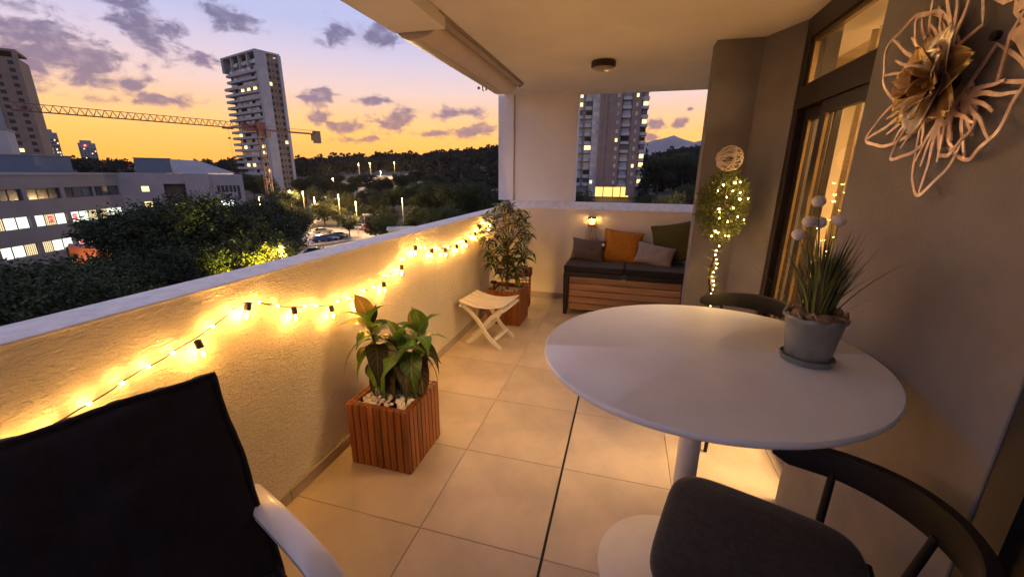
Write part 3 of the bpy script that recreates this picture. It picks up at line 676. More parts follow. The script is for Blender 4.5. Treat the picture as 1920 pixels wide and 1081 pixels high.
# wall candle sconce above the bench
sc_ = thing('wall_sconce', 'candle sconce with wire cage hanging on the end wall above the cushions', 'candle sconce', (-.405, YB-.055, .83))
wr = MB()
for k in range(12):
    a = 2*math.pi*k/12; a2 = a+.35
    wr.tube([(.05*math.cos(a), .05*math.sin(a), .175), (.058*math.cos(a+.1), .052*math.sin(a+.1), .11), (.075*math.cos(a2), .053*math.sin(a2), .0)], .0028, 5)
for z, r in ((.175, .05), (.0, .075)):
    wr.tube([(r*math.cos(2*math.pi*k/24), min(r, .053)*math.sin(2*math.pi*k/24), z) for k in range(24)], .003, 5, closed=True)
wr.build('wire_cage', mat('rattan_cane', (.62, .45, .26), .6), sc_, smooth=True)
MB().lathe([(.052, .178), (.054, .185), (.045, .188)], 20).lathe([(.050, .262), (.052, .278), (.046, .278)], 20).box(-.053, -.046, -.004, .004, .186, .264).box(.046, .053, -.004, .004, .186, .264).build('holder', mat('dark_iron', (.03, .022, .016), .5), sc_, autosm=40)
MB().lathe([(.045, .189), (.046, .262)], 20).build('glass', M_bulb, sc_, smooth=True)
MB().lathe([(.032, .19), (.036, .192), (.036, .222), (.03, .225)], 18).build('candle', mat('lit_wax', (.8, .6, .35), .5, emit=(1, .5, .16), estr=1.6), sc_, smooth=True)
MB().ico((0, -.0, .243), .011, 2, sc=(.6, .6, 1.5)).build('flame', emat('flame_glow2', (1, .58, .2, 1), 120), sc_, smooth=True)

# ================================================================== LIT TOPIARY
tp = thing('topiary_tree', 'artificial topiary wound with fairy lights, standing before the pillar', 'topiary', (.685, 3.36, 0))
MB().lathe([(.10, .22), (.125, .225), (.145, .50), (.152, .53), (.138, .53), (.13, .50), (.0, .49)], 28).lathe([(.098, .0), (.1, .219), (.0, .219)], 20).build('pot', mat('brown_pot', (.05, .03, .02), .5), tp, autosm=40)
for k in range(44):
    a = random.uniform(0, 6.28); r = .12*math.sqrt(random.random())
    inst('pebble', random.choice(pebm), tp, (r*math.cos(a), r*math.sin(a), .505+.05*(1-r/.12)+random.uniform(0, .015)), (random.random(), random.random(), random.random()*6), random.uniform(.012, .022))
P = [Vector((.012*math.sin(k*.9), .01*math.cos(k*1.1), .52+.62*k/9)) for k in range(10)]
MB().tube(P, .013, 8).build('trunk', mat('topiary_trunk', (.06, .04, .02), .8), tp, smooth=True)
lv = MB()
def leafquad(mb, c, n_, L, w_):
    d = Vector(n_).normalized(); s = d.cross(Vector((random.uniform(-1, 1), random.uniform(-1, 1), random.uniform(-1, 1)))).normalized()
    up = d.cross(s); mb.add([c, c+d*L*.5+s*w_, c+d*L+up*L*.12, c+d*L*.5-s*w_], [(0, 1, 2, 3)])
C0 = Vector((0, 0, 1.40))
for k in range(3600):
    d = Vector((random.gauss(0, 1), random.gauss(0, 1), random.gauss(0, 1))).normalized(); r = random.uniform(.3, 1)**.6
    c = C0+Vector((d.x*.165*r, d.y*.165*r, d.z*.255*r)); dd = d+Vector((random.gauss(0, .7), random.gauss(0, .7), random.gauss(.1, .6)))
    leafquad(lv, c, dd, random.uniform(.025, .055), random.uniform(.004, .008))
for k in range(240):
    t = random.random(); p = P[int(t*9)]; a = random.uniform(0, 6.28); leafquad(lv, Vector(p)+Vector((0, 0, .06)), (math.cos(a), math.sin(a), random.uniform(-.2, .6)), random.uniform(.03, .09), .004)
for k in range(40):
    a = random.uniform(0, 6.28); leafquad(lv, Vector((.07*math.cos(a), .07*math.sin(a), .53)), (math.cos(a), math.sin(a), random.uniform(.2, 1.2)), random.uniform(.08, .16), .004)
tag(lv.build('foliage', mat('topiary_leaf', (.13, .15, .035), .55, var=.35, vscale=14), tp, recalc=False), kind='stuff')
fl2 = MB().ico((0, 0, 0), .0034, 1).mesh('fairy_light', M_fairy2, True); fl3 = MB().ico((0, 0, 0), .0056, 1).mesh('fairy_light', M_fairy2, True)
for k in range(26):
    a = random.uniform(2.9, 6.5); z = random.uniform(-.95, .9); r = math.sqrt(1-z*z)*random.uniform(.25, 1)
    inst('fairy_light', fl3 if k % 4 == 0 else fl2, tp, C0+Vector((.165*r*math.cos(a), -.165*math.sqrt(max(0, 1-z*z-(r*math.cos(a))**2)) if r > 0 else 0, .24*z)))
for k in range(17):
    z = .56+.58*k/17; a = k*1.2; inst('fairy_light', fl3 if k % 4 == 0 else fl2, tp, (.022*math.cos(-1.2+.6*math.sin(a)), .022*math.sin(-1.2+.6*math.sin(a)), z))
wb = MB()
for k in range(24):
    ax = Vector((random.gauss(0, 1), random.gauss(0, 1), random.gauss(0, 1))).normalized(); s = ax.orthogonal().normalized(); q = ax.cross(s); h = random.uniform(-.45, .45)
    wb.tube([(ax*h+(s*math.cos(b)+q*math.sin(b))*math.sqrt(1-h*h))*.084*(1+.05*math.sin(5*b+k)) for b in [6.283*i/18 for i in range(18)]], .0038, 5, closed=True)
wbo = wb.build('rattan_ball', mat('white_rattan', (.66, .58, .46), .7), smooth=True, loc=(.672, 3.30, 1.735))
tag(wbo, 'white woven rattan ball ornament on top of the lit topiary', 'ornament')

# ================================================================== ROUND TABLE AND ITS CHAIRS
M_ttop = mat('white_laminate', (.86, .87, .90), .36, var=.04, vscale=5, bump=.015, bscale=200, spec=.5)
M_tleg = mat('white_powder_coat', (.70, .67, .62), .4, var=.04)
tb = thing('round_table', 'round white pedestal table in front of the taupe wall', 'table', (.302, 1.444, 0))
tt = MB().lathe([(.0, 1.002), (.90, 1.002), (.985, 1.007), (.997, 1.013), (1.0, 1.020), (.998, 1.026), (.992, 1.030), (.0, 1.0301)], 128, sx=.568, sy=.510).build('tabletop', M_ttop, tb, autosm=50)
tt.rotation_euler = (0, 0, math.atan2(.56, .829))
MB().lathe([(.16, .985), (.16, 1.0015), (.0, 1.0016)], 40).lathe([(.039, .022), (.039, .9849)], 40).build('column', M_tleg, tb, autosm=40)
MB().lathe([(.30, .001), (.302, .008), (.295, .014), (.06, .0195), (.06, .0215), (.0, .0216)], 72).build('base', M_tleg, tb, autosm=40)

M_chair = mat('black_painted_wood', (.012, .011, .011), .6, var=.2, vscale=8, spec=.3)
M_seat = mat('charcoal_upholstery', (.019, .018, .023), .9, var=.6, vscale=55, bump=.35, bscale=420, bdist=.0012, sheen=.35, detail=8)
def make_chair(label, loc, rz):
    t = thing('counter_chair', label, 'chair', loc, rz, 'black counter chairs at the round table')
    # seat pad: rounded square, front toward -x
    pts = []; ax, ay = .25, .225
    for k in range(48):
        a = 2*math.pi*k/48; c, s = math.cos(a), math.sin(a); p = 2/5.0
        x = ax*abs(c)**p*(1 if c > 0 else -1); y = ay*abs(s)**p*(1 if s > 0 else -1)*(1-.05*(x/ax)); pts.append((x-.095, y))
    n = 48; vs = []; fs = []
    rings = [(.90, .592), (.985, .600), (1.0, .618), (.995, .637), (.965, .650), (.90, .6565), (.6, .659), (.25, .657)]
    for sc, z in rings: vs += [(x*sc, y*sc, z) for x, y in pts]
    for j in range(len(rings)-1): fs += [(j*n+k, j*n+(k+1) % n, (j+1)*n+(k+1) % n, (j+1)*n+k) for k in range(n)]
    fs += [tuple(range(n))[::-1], tuple(range((len(rings)-1)*n, len(rings)*n))]
    MB().add(vs, fs).build('seat', M_seat, t, autosm=60)
    MB().box(-.24, .185, -.185, .185, .565, .591).build('seat_frame', M_chair, t, bevel=.006)
    for (sx, sy) in ((-1, -1), (-1, 1), (1, -1), (1, 1)):
        MB().tube([(sx*.165, sy*.165, .566), (sx*.215, sy*.215, .001)], [.0145, .0105], 10).build('leg', M_chair, t, autosm=60)
    zr = .20; q = .198
    MB().tube([(-q, -q, zr), (-q, q, zr)], .008, 8).tube([(q, -q, zr+.04), (q, q, zr+.04)], .008, 8).tube([(-q, -q, zr+.02), (q, -q, zr+.02)], .008, 8).tube([(-q, q, zr+.02), (q, q, zr+.02)], .008, 8).build('footrest', M_chair, t, autosm=60)
    # bow back: half hoop with short arms pointing to the front
    path = []
    for k in range(41):
        u = -1+2*k/40; a = u*R(94)
        x = .275*math.cos(a)*1.0; y = .262*math.sin(a)
        if abs(u) > .82: x -= (abs(u)-.82)*.42; y *= 1-.10*(abs(u)-.82)
        path.append((x+.012, y, .815+.012*math.cos(a)))
    def prf(u):
        e = min(u, 1-u)*2; hh = .038+.014*min(1, e*1.6) if e > .04 else .018+.3*e; w = .0155*min(1, .35+e*12)
        return [(-w, -hh*.9), (-w*.55, -hh), (w*.55, -hh), (w, -hh*.9), (w*1.15, hh*.8), (w*.7, hh), (-w*.7, hh), (-w*1.15, hh*.8)]
    MB().sweep(path, prf, ups=[Vector((math.cos(R(94)*(-1+2*k/40))*-.12, 0, 1)).normalized() for k in range(41)]).build('back_rail', M_chair, t, autosm=45)
    for a in (-78, -26, 26, 78):
        x, y = .275*math.cos(R(a))+.012, .262*math.sin(R(a))
        MB().tube([(x*.80+.0, y*.78, .58), (x*.97, y*.97, .793)], [.0115, .0105], 10).build('back_post', M_chair, t, autosm=60)
    return t
ch1 = make_chair('black counter chair with charcoal seat, nearest the viewer, pushed under the table', (.505, .975, 0), R(-16))
ch2 = copy_tree(ch1); ch2.location = (.70, 2.62, 0); ch2.rotation_euler = (0, 0, R(22))
ch2['label'] = 'black counter chair on the far side of the table by the glass door'

# pot of grass with pompon flowers on the table
M_pot = mat('grey_green_ceramic', (.215, .225, .205), .45, var=.18, vscale=12, bump=.15, bscale=30, bdist=.003)
pt = thing('flower_pot', 'grey green ceramic pot with wavy rim standing in its saucer on the table', 'flower pot', (.617, 1.452, 1.0305))
n = 48; vs = []; fs = []
rings = [(.060, .008), (.064, .012), (.074, .09), (.081, .143), (.085, .146), (.087, .158), (.080, .160), (.077, .150), (.072, .12)]
for i, (r, z) in enumerate(rings):
    for k in range(n):
        a = 2*math.pi*k/n; wv = .0035*math.sin(a*9) if i in (4, 5, 6) else 0; vs.append(((r+wv)*math.cos(a), (r+wv)*math.sin(a), z+wv*.9))
for j in range(len(rings)-1): fs += [(j*n+k, j*n+(k+1) % n, (j+1)*n+(k+1) % n, (j+1)*n+k) for k in range(n)]
fs += [tuple(range(n))[::-1], tuple(range((len(rings)-1)*n, len(rings)*n))]
MB().add(vs, fs).build('pot', M_pot, pt, smooth=True)
MB().lathe([(.060, .0), (.074, .002), (.079, .018), (.075, .021), (.071, .009), (.0, .0075)], 48).build('saucer', M_pot, pt, autosm=50)
rk = MB()
for k in range(13):
    a = k*2.4; r = .022+.05*((k*.37) % 1)
    rk.ico((r*math.cos(a), r*math.sin(a), .150+random.uniform(0, .022)), random.uniform(.018, .032), 2, sc=(1, random.uniform(.6, 1), .65), rnd=.09)
rk.build('driftwood', mat('brown_driftwood', (.26, .165, .085), .8, var=.35, vscale=30, bump=.5, bscale=60, bdist=.004), pt, smooth=True)
bu = MB()
for k in range(12):
    a = k*.55+.3; bu.tube([(.06*math.cos(a), .06*math.sin(a), .158), (.078*math.cos(a+.1), .078*math.sin(a+.1), .172+.012*math.sin(k*2.1)), (.084*math.cos(a+.3), .084*math.sin(a+.3), .160)], .0035, 5)
bu.build('raffia', mat('raffia', (.38, .28, .17), .8), pt, smooth=True)
gr = thing('grass_plant', 'artificial grass with white pompon flowers growing from the grey pot', 'plant', (.617, 1.452, 1.185))
M_bl = [mat('grass_blade_%s' % n_, c, .45, var=.25, vscale=8, rnd=.35) for n_, c in (('green', (.17, .21, .04)), ('dark', (.075, .11, .032)), ('brown', (.085, .060, .028)))]
bl = []
for q in range(9):
    L = random.uniform(.20, .30); bend = random.uniform(.0, .35); w_ = .0030; vs = []; fs = []; N = 9
    for i in range(N):
        t = i/(N-1); a = bend*t; y = L*t*math.sin(a*1.2); z = L*t*math.cos(a*1.2); ww = w_*(1-.9*t**2.2)
        vs += [(-ww, y, z), (0, y-.0012*(1-t), z), (ww, y, z)]
    for i in range(N-1):
        for j in range(2): fs.append((i*3+j, i*3+j+1, i*3+j+4, i*3+j+3))
    bl.append(MB().add(vs, fs).mesh('grass_blade', M_bl[0 if q < 4 else (1 if q < 8 else 2)], True, recalc=False))
for k in range(290):
    a = random.uniform(0, 6.283); r = random.uniform(0, .034); ti = min(.5, abs(random.gauss(0, .135)))
    inst('grass_blade', random.choice(bl), gr, (r*math.cos(a), r*math.sin(a), -.03), (Matrix.Rotation(a-math.pi/2+random.uniform(-.4, .4), 4, 'Z') @ Matrix.Rotation(-ti, 4, 'X')).to_euler(), random.uniform(.75, 1.12))
for (a, ti, s) in ((2.75, .55, 1.2), (.1, .42, 1.2), (-.6, .48, 1.05)):
    inst('grass_blade', bl[6], gr, (.03*math.cos(a), .03*math.sin(a), -.03), (Matrix.Rotation(a-math.pi/2, 4, 'Z') @ Matrix.Rotation(-ti, 4, 'X')).to_euler(), s)
M_pom = mat('white_pompon', (.78, .72, .64), .9, var=.06, vscale=60, bump=.8, bscale=300, bdist=.003)
for (dx, dz, dy, r) in ((-.062, .355, 0, .0145), (-.102, .262, -.01, .0175), (-.060, .300, .02, .0155), (-.012, .302, -.01, .0175), (-.085, .300, .01, .0175)):
    pass
for (x, z, y) in ((-.058, .362, .0), (-.098, .262, -.012), (-.068, .300, .012), (-.036, .297, .02), (.002, .309, -.01)):
    MB().tube([(x*.12, y*.3, -.03), (x*.45, y*.6, z*.5), (x, y, z)], .0016, 5).build('flower_stem', M_bl[0], gr, smooth=True)
    MB().ico((x, y, z), .0185, 3, sc=(1, 1, .95), rnd=.035).build('pompon', M_pom, gr, smooth=True)

# ================================================================== METAL FLOWER ON THE TAUPE WALL
M_rose = mat('rose_gold_metal', (.78, .58, .45), .42, metal=.45, var=.2, vscale=30, bump=.25, bscale=90, bdist=.002)
M_goldp = mat('gilded_petal', (.55, .37, .15), .36, metal=.7, var=.4, vscale=14, bump=.4, bscale=50, bdist=.004)
M_silv = mat('champagne_petal', (.66, .56, .44), .38, metal=.6, var=.3, vscale=16, bump=.4, bscale=50, bdist=.004)
fa = thing('metal_flower', 'large rose gold metal flower wall ornament with gilded centre', 'wall art', (XW, 1.55, 1.88))
def fpetal(ang, L, wd, lift, pointed=True, lobes=3, ribs=5, r0=.05):
    """outline loop with lobed rim and radiating ribs; u along the wall (towards -y), v up"""
    ca, sa = math.cos(R(ang)), math.sin(R(ang)); t = MB()
    def P(l, w): return Vector((-.012-lift*(l/L)**1.5-.02*(1-(2*w/wd)**2)*(l/L), -(ca*l-sa*w), sa*l+ca*w))
    def edge(q):     # q -1..1 across the tip
        ph = q*math.pi/2
        l = L*(.30+.70*math.cos(ph)**(.75 if pointed else .42)); w = wd/2*math.sin(ph)*(1.0 if pointed else 1.0)
        k = 1-.05*(.5-.5*math.cos(2*lobes*ph))
        return l*k, w
    out = [P(r0, 0)]+[P(*edge(-1+2*i/56)) for i in range(57)]
    prof = [(-.005, -.0018), (.005, -.0018), (.005, .0018), (-.005, .0018)]
    ups = [(-1, 0, 0)]*len(out)
    t.sweep(out, prof, ups=ups, closed=True)
    for i in range(ribs):
        q = -.72+1.44*i/(ribs-1); l, w = edge(q); a = [P(r0+(l-r0)*s, w*s**1.15+.006*math.sin(s*9+i)*(s*(1-s)*3)) for s in [k/8 for k in range(9)]]
        mid = .34
        t.sweep(a[:7] if i % 2 else a, lambda u: [(-.0085+.0052*u, -.0018), (.0085-.0052*u, -.0018), (.0085-.0052*u, .0018), (-.0085+.0052*u, .0018)], ups=[(-1, 0, 0)]*(7 if i % 2 else 9))
    return t
# angle 0 = towards viewer side (image right), 90 = up
for (a, L, wd, li, pt_, rb) in ((279, .315, .185, .008, True, 5), (202, .345, .155, .008, True, 5), (152, .365, .25, .008, False, 6), (107, .345, .20, .008, True, 5),
                              (330, .305, .24, .008, False, 6), (240, .235, .13, .016, True, 3), (305, .245, .13, .016, False, 3), (128, .27, .12, .016, False, 2)):
    fpetal(a, L, wd, li, pt_, 3, rb, .085).build('outline_petal', M_rose, fa, smooth=False)
def gpetal(a, L, wd, tilt, m, curl=.5, base=.02):
    ca, sa = math.cos(R(a)), math.sin(R(a)); mb = MB()
    def f(u, v):
        q = 2*u-1; w = wd/2*q*(math.sin(math.pi*min(1, .12+v*.80))**.7); l = L*v*(1-.10*q*q*(v))+.006*math.sin(q*7)*v
        out = base+l*math.sin(tilt)+curl*wd*(q*q)*.30*math.sin(math.pi*v)-.25*curl*L*v*v*.3; ll = l*math.cos(tilt)
        out += .004*math.sin(q*9+v*4)
        return (-out-.02, -(ca*ll-sa*w), sa*ll+ca*w)
    o = mb.grid(f, 13, 12).build('gilded_petal', m, fa, smooth=True)
    md = o.modifiers.new('thick', 'SOLIDIFY'); md.thickness = .0012
for k in range(7): gpetal(k*51+15, .150, .115, (.18+.1*(k % 2)), (M_goldp, M_silv)[k % 2 if k != 4 else 0], .6)
for k in range(6): gpetal(k*60+42, .115, .095, .50, (M_silv, M_goldp)[k % 2], .8, .03)
for k in range(5): gpetal(k*72+10, .085, .08, 1.1, M_goldp, 1.0, .04)
MB().ico((-.075, 0, 0), .022, 2, rnd=.08).build('flower_bud', M_goldp, fa, smooth=True)
MB().tube([(0.0, 0, 0), (-.05, 0, 0)], .02, 10).build('wall_mount', M_black, fa)
# second flower, its petals reaching in from the right
fb_ = thing('metal_flower', 'second rose gold metal flower at the top right, mostly out of view', 'wall art', (XW, 1.44, 1.965))
def add2(par):
    for (a, L, wd, li, pt_, rb) in ((30, .34, .20, .02, True, 5), (348, .31, .20, .02, False, 5), (75, .34, .19, .02, True, 5)):
        fpetal(a, L, wd, li, pt_, 3, rb, .07).build('outline_petal', M_rose, par)
add2(fb_)
MB().tube([(0.0, 0, 0), (-.012, 0, 0)], .012, 10).build('wall_mount', M_black, fb_)

# ================================================================== WHITE ARMCHAIR WITH BLACK CUSHION (lower left)
ac = thing('garden_armchair', 'white plastic garden armchair under the black cushion at the lower left', 'armchair', (-.962, .446, -.028), R(-20))
# faces +x; seat centre local (0.05,0), back towards the parapet
M_apl = mat('glossy_white_plastic', (.74, .72, .72), .16, var=.02, spec=.55, coat=.3)
for sy in (-1, 1):
    y = sy*.29
    arm = [(-.26, y, .652), (-.12, y, .660), (.0, y, .657), (.10, y, .650), (.17, y, .636), (.225, y, .608), (.262, y, .58), (.28, y, .52)]
    arm = [Vector(p) for p in arm]
    # smooth it
    pts = []
    for i in range(len(arm)-1):
        for t in (0, .25, .5, .75):
            p0, p1, p2, p3 = arm[max(0, i-1)], arm[i], arm[i+1], arm[min(len(arm)-1, i+2)]
            pts.append(.5*((2*p1)+(p2-p0)*t+(2*p0-5*p1+4*p2-p3)*t*t+(3*p1-p0-3*p2+p3)*t**3))
    pts.append(arm[-1])
    w = .036
    MB().sweep(pts, [(-w, -.012), (-w*.8, -.018), (w*.8, -.018), (w, -.012), (w, .004), (w*.75, .011), (0, .014), (-w*.75, .011), (-w, .004)], ups=[(0.01, 0, 1) if i < len(pts)*.6 else (.6, 0, .8) for i in range(len(pts))]).build('armrest', M_apl, ac, autosm=50)
    MB().sweep([(.20, y, .615), (.225, y*1.01, .40), (.27, y*1.05, .029)], [(-.026, -.03), (.026, -.03), (.026, .03), (-.026, .03)], ups=[(1, 0, .1)]*3).build('front_leg', M_apl, ac, bevel=.008)
    MB().sweep([(-.23, y, .665), (-.27, y*1.02, .40), (-.36, y*1.05, .029)], [(-.022, -.028), (.022, -.028), (.022, .028), (-.022, .028)], ups=[(1, 0, .1)]*3).build('rear_leg', M_apl, ac, bevel=.008)
MB().box(-.22, .26, -.25, .25, .36, .392).build('seat', M_apl, ac, bevel=.01)
bkr = MB()
for k in range(6):
    y = -.21+k*.084; bkr.sweep([(-.235, y, .40), (-.30, y, .70), (-.35, y, .93)], [(-.03, -.006), (.03, -.006), (.03, .006), (-.03, .006)], ups=[(1, 0, .25)]*3)
bkr.build('backrest_slats', M_apl, ac, bevel=.003)
# the cushion over seat and back: a slab leaning on the backrest
M_cush = mat('black_cushion_cloth', (.021, .020, .025), .95, var=.12, vscale=60, bump=.3, bscale=300, bdist=.001, sheen=.12, spec=.15)
ct = thing('chair_cushion', 'thick black padded cushion with piped edges lying on the white armchair', 'cushion', (-.962, .446, .40), R(-20))
W2, HH, TH = .275, .665, .125
lean = math.atan2(.27, .64)
def slab(par, W2, H, T, name):
    mb = MB(); NU, NV = 34, 40
    def fr(side):
        def g(u, v):
            a, b = 2*u-1, 2*v-1
            e = (1-abs(a)**5)*(1-abs(b)**5); pf = max(0, e)**.4
            nz = noise.noise(Vector((a*2.3, b*2.3, side*3.1)))*.018+noise.noise(Vector((a*5+b*2, b*5, side)))*.008
            rim = min(1-abs(a), 1-abs(b)); pk = math.exp(-rim*10)*math.sin((a*9+b*13)*2.2)*.005
            return (side*(T*.5*(.62+.38*pf)+nz*pf+pk*(1 if rim > .02 else .3)), a*W2*(1+.012*math.sin(b*7)), b*H/2*(1+.01*math.sin(a*6)))
        return g
    mb.grid(fr(1), NU, NV); mb.grid(fr(-1), NU, NV)
    F, B = fr(1), fr(-1); ring = [(i/(NU-1), 0) for i in range(NU-1)]+[(1, j/(NV-1)) for j in range(NV-1)]+[(1-i/(NU-1), 1) for i in range(NU-1)]+[(0, 1-j/(NV-1)) for j in range(NV-1)]
    n = len(ring); vs = []
    for s in range(5):
        for (u, v) in ring:
            p, q = Vector(F(u, v)), Vector(B(u, v)); c = p.lerp(q, s/4); bul = .010*math.sin(math.pi*s/4)*(1+.5*math.sin(u*37+v*29))
            a, b = 2*u-1, 2*v-1; vs.append((c.x, c.y+(bul*a if abs(a) > .99 else 0), c.z+(bul*b if abs(b) > .99 else 0)))
    mb.add(vs, [(s*n+k, s*n+(k+1) % n, (s+1)*n+(k+1) % n, (s+1)*n+k) for s in range(4) for k in range(n)])
    o = mb.build(name, M_cush, par, smooth=True)
    bm = bmesh.new(); bm.from_mesh(o.data); bmesh.ops.remove_doubles(bm, verts=bm.verts, dist=.001); bmesh.ops.recalc_face_normals(bm, faces=bm.faces); bm.to_mesh(o.data); bm.free()
    o.data.polygons.foreach_set('use_smooth', [True]*len(o.data.polygons))
    for side, fn in ((1, F), (-1, B)):
        E = [Vector(fn(u, v)) for (u, v) in ring]
        E = [Vector((p.x+side*.003, p.y*1.016, p.z*1.012)) for p in E]
        MB().tube(E, .0075, 6, closed=True).build('piping', M_cush, o, smooth=True)
    return o
bkc = slab(ct, W2, HH, TH, 'back_pad')
ear = MB().grid(lambda u, v: (.040-.09*v+.012*math.sin(u*3), W2*.95+.034*u*(1-.4*abs(2*v-1)), HH/2-.022+.018*u*(1-.3*v)+.008*math.sin(v*3)), 7, 7).build('corner_ear', M_cush, bkc, smooth=True)
md = ear.modifiers.new('thick', 'SOLIDIFY'); md.thickness = .010
bkc.rotation_euler = (0, -lean, 0); bkc.location = (-.095-math.sin(lean)*HH/2, 0, math.cos(lean)*HH/2)
seatp = slab(ct, W2*.95, .46, .075, 'seat_pad')
seatp.rotation_euler = (0, R(90), 0); seatp.location = (.09, 0, .036)

# ================================================================== THE CITY BELOW
ZG = -13.0
RIDGE = [(-180, 4), (-75, 4), (-52, 4), (-46, 6), (-42, 5), (-37, 8.5), (-30, 12), (-24, 16), (-17.5, 22), (-8, 20), (1.4, 15), (7.3, 23), (14, 22), (30, 10), (180, 4)]
def ss(a, b, x): t = min(1, max(0, (x-a)/(b-a))); return t*t*(3-2*t)
def gz(x, y):
    d = math.hypot(x, y); az = math.degrees(math.atan2(x, y)); r = 4
    for (a, ra), (b, rb) in zip(RIDGE[:-1], RIDGE[1:]):
        if a <= az <= b: r = ra+(rb-ra)*ss(0, 1, (az-a)/(b-a))
    z = ZG+3.5*ss(130, 230, d)+(r-ZG-3.5)*ss(215, 500, d)-30*ss(620, 1500, d)
    if az > -12: z += 4.0*ss(90, 150, d)*(1-ss(300, 480, d))*ss(-12, -8, az)
    return z
M_land = mat('dry_scrub_ground', (.055, .052, .032), .95, var=.5, vscale=.06, bump=.4, bscale=.5, bdist=.3, detail=8)
gm = MB(); na, rs = 220, [0.5, 8, 16, 24, 34, 46, 60, 76, 95, 115, 135, 155, 180, 205, 235, 270, 310, 350, 390, 430, 470, 510, 560, 620, 720, 900, 1300, 2200, 4000, 6700]
gvs = []; gfs = []
for r in rs:
    for k in range(na):
        a = -180+360*k/na; x, y = r*math.sin(R(a)), r*math.cos(R(a)); gvs.append((x, y, gz(x, y)))
for j in range(len(rs)-1): gfs += [(j*na+k, j*na+(k+1) % na, (j+1)*na+(k+1) % na, (j+1)*na+k) for k in range(na)]
gfs.append(tuple(range(na))[::-1])
tag(gm.add(gvs, gfs).build('ground', M_land, smooth=True), kind='structure')

M_asph = mat('asphalt', (.055, .052, .050), .8, var=.25, vscale=.8)
M_pave = mat('pale_paving', (.30, .27, .23), .8, var=.15, vscale=.7)
M_mark = mat('road_paint', (.7, .68, .62), .7, var=.1)
M_conc = mat('weathered_concrete', (.42, .41, .40), .85, var=.14, vscale=.35, detail=7)
def strip(name, pts, w, dz, m, kind='structure', parent=None):
    vs = []; fs = []; P = [Vector((x, y, 0)) for x, y in pts]; Q = []
    for a, b in zip(P[:-1], P[1:]):
        n = max(2, int((b-a).length/5)); Q += [a.lerp(b, k/n) for k in range(n)]
    Q.append(P[-1])
    for i, p in enumerate(Q):
        t = (Q[min(i+1, len(Q)-1)]-Q[max(i-1, 0)]).normalized(); s = Vector((t.y, -t.x, 0))*w/2
        for q in (p-s, p+s): vs.append((q.x, q.y, gz(p.x, p.y)+dz))
    fs = [(2*i, 2*i+1, 2*i+3, 2*i+2) for i in range(len(Q)-1)]
    o = MB().add(vs, fs).build(name, m, parent, recalc=True)
    if not parent: tag(o, kind=kind)
    return o
def pp(az, d): return (d*math.sin(R(az)), d*math.cos(R(az)))
rd = strip('street', [pp(-56, 62), pp(-48, 70), pp(-42, 79), pp(-36, 88), pp(-28, 96), pp(-16, 110), pp(0, 125)], 9, .05, M_asph)
strip('pavement', [pp(-56, 69), pp(-48, 77), pp(-42, 86), pp(-36, 95), pp(-28, 104)], 2.6, .14, M_pave)
strip('car_park', [pp(-45.5, 104), pp(-41, 108), pp(-36.0, 112), pp(-33.5, 116)], 26, .045, M_pave)
strip('access_road', [pp(-44.5, 118), pp(-43.8, 132), pp(-42.6, 140), pp(-41, 150)], 9, .055, M_pave)
strip('hill_road', [pp(-38, 205), pp(-35.5, 235), pp(-34, 275), pp(-33, 320), pp(-31.5, 335), pp(-30, 345), pp(-28.5, 355)], 13, .35, M_pave)
strip('hill_road', [pp(-36.5, 300), pp(-35, 320), pp(-33, 345)], 10, .4, M_pave)

# ---------------------------------------------------------------- trees
M_leafA = mat('tree_leaf_dark', (.029, .039, .017), .7, var=.5, vscale=.35, rnd=.3, spec=.2)
M_leafB = mat('tree_leaf_olive', (.046, .052, .017), .7, var=.45, vscale=.35, rnd=.3, spec=.2)
M_leafC = mat('tree_leaf_pine', (.018, .028, .018), .7, var=.5, vscale=.4, rnd=.25, spec=.2)
M_bark = mat('bark', (.06, .045, .035), .9, var=.3, vscale=2, bump=.5, bscale=6, bdist=.05)
rng = np.random.default_rng(11)
def crown_mesh(name, m, nl, leaf, lobes, seed):
    r = np.random.default_rng(seed); V = []; F = []
    cs = []; 
    for (cx, cy, cz, rx, ry, rz) in lobes: cs.append((np.array([cx, cy, cz]), np.array([rx, ry, rz])))
    vol = np.array([c[1].prod() for c in cs])**.75; vol /= vol.sum()
    for (c, rad), f in zip(cs, vol):
        n = int(nl*f); d = r.normal(size=(n, 3)); d /= np.linalg.norm(d, axis=1)[:, None]
        clump = r.integers(0, max(6, n//28), n); cd = r.normal(size=(clump.max()+1, 3)); cd /= np.linalg.norm(cd, axis=1)[:, None]
        cr = r.uniform(.55, 1.08, clump.max()+1)
        p = c+cd[clump]*cr[clump][:, None]*rad+d*r.uniform(0, 1, n)[:, None]**.5*rad*.30
        a = r.normal(size=(n, 3)); a /= np.linalg.norm(a, axis=1)[:, None]; b = np.cross(a, r.normal(size=(n, 3))); b /= np.linalg.norm(b, axis=1)[:, None]
        L = leaf*r.uniform(.6, 1.4, n)[:, None]
        q = np.stack([p-a*L, p+b*L*.45, p+a*L, p-b*L*.45], 1).reshape(-1, 3); V.append(q)
    V = np.concatenate(V); n = len(V)//4
    me = bpy.data.meshes.new(name); me.vertices.add(len(V)); me.vertices.foreach_set('co', V.astype(np.float32).ravel())
    me.loops.add(n*4); me.loops.foreach_set('vertex_index', np.arange(n*4, dtype=np.int32)); me.polygons.add(n)
    me.polygons.foreach_set('loop_start', np.arange(0, n*4, 4, dtype=np.int32)); me.polygons.foreach_set('loop_total', np.full(n, 4, dtype=np.int32))
    me.materials.append(m); me.update(); me.validate(); return me
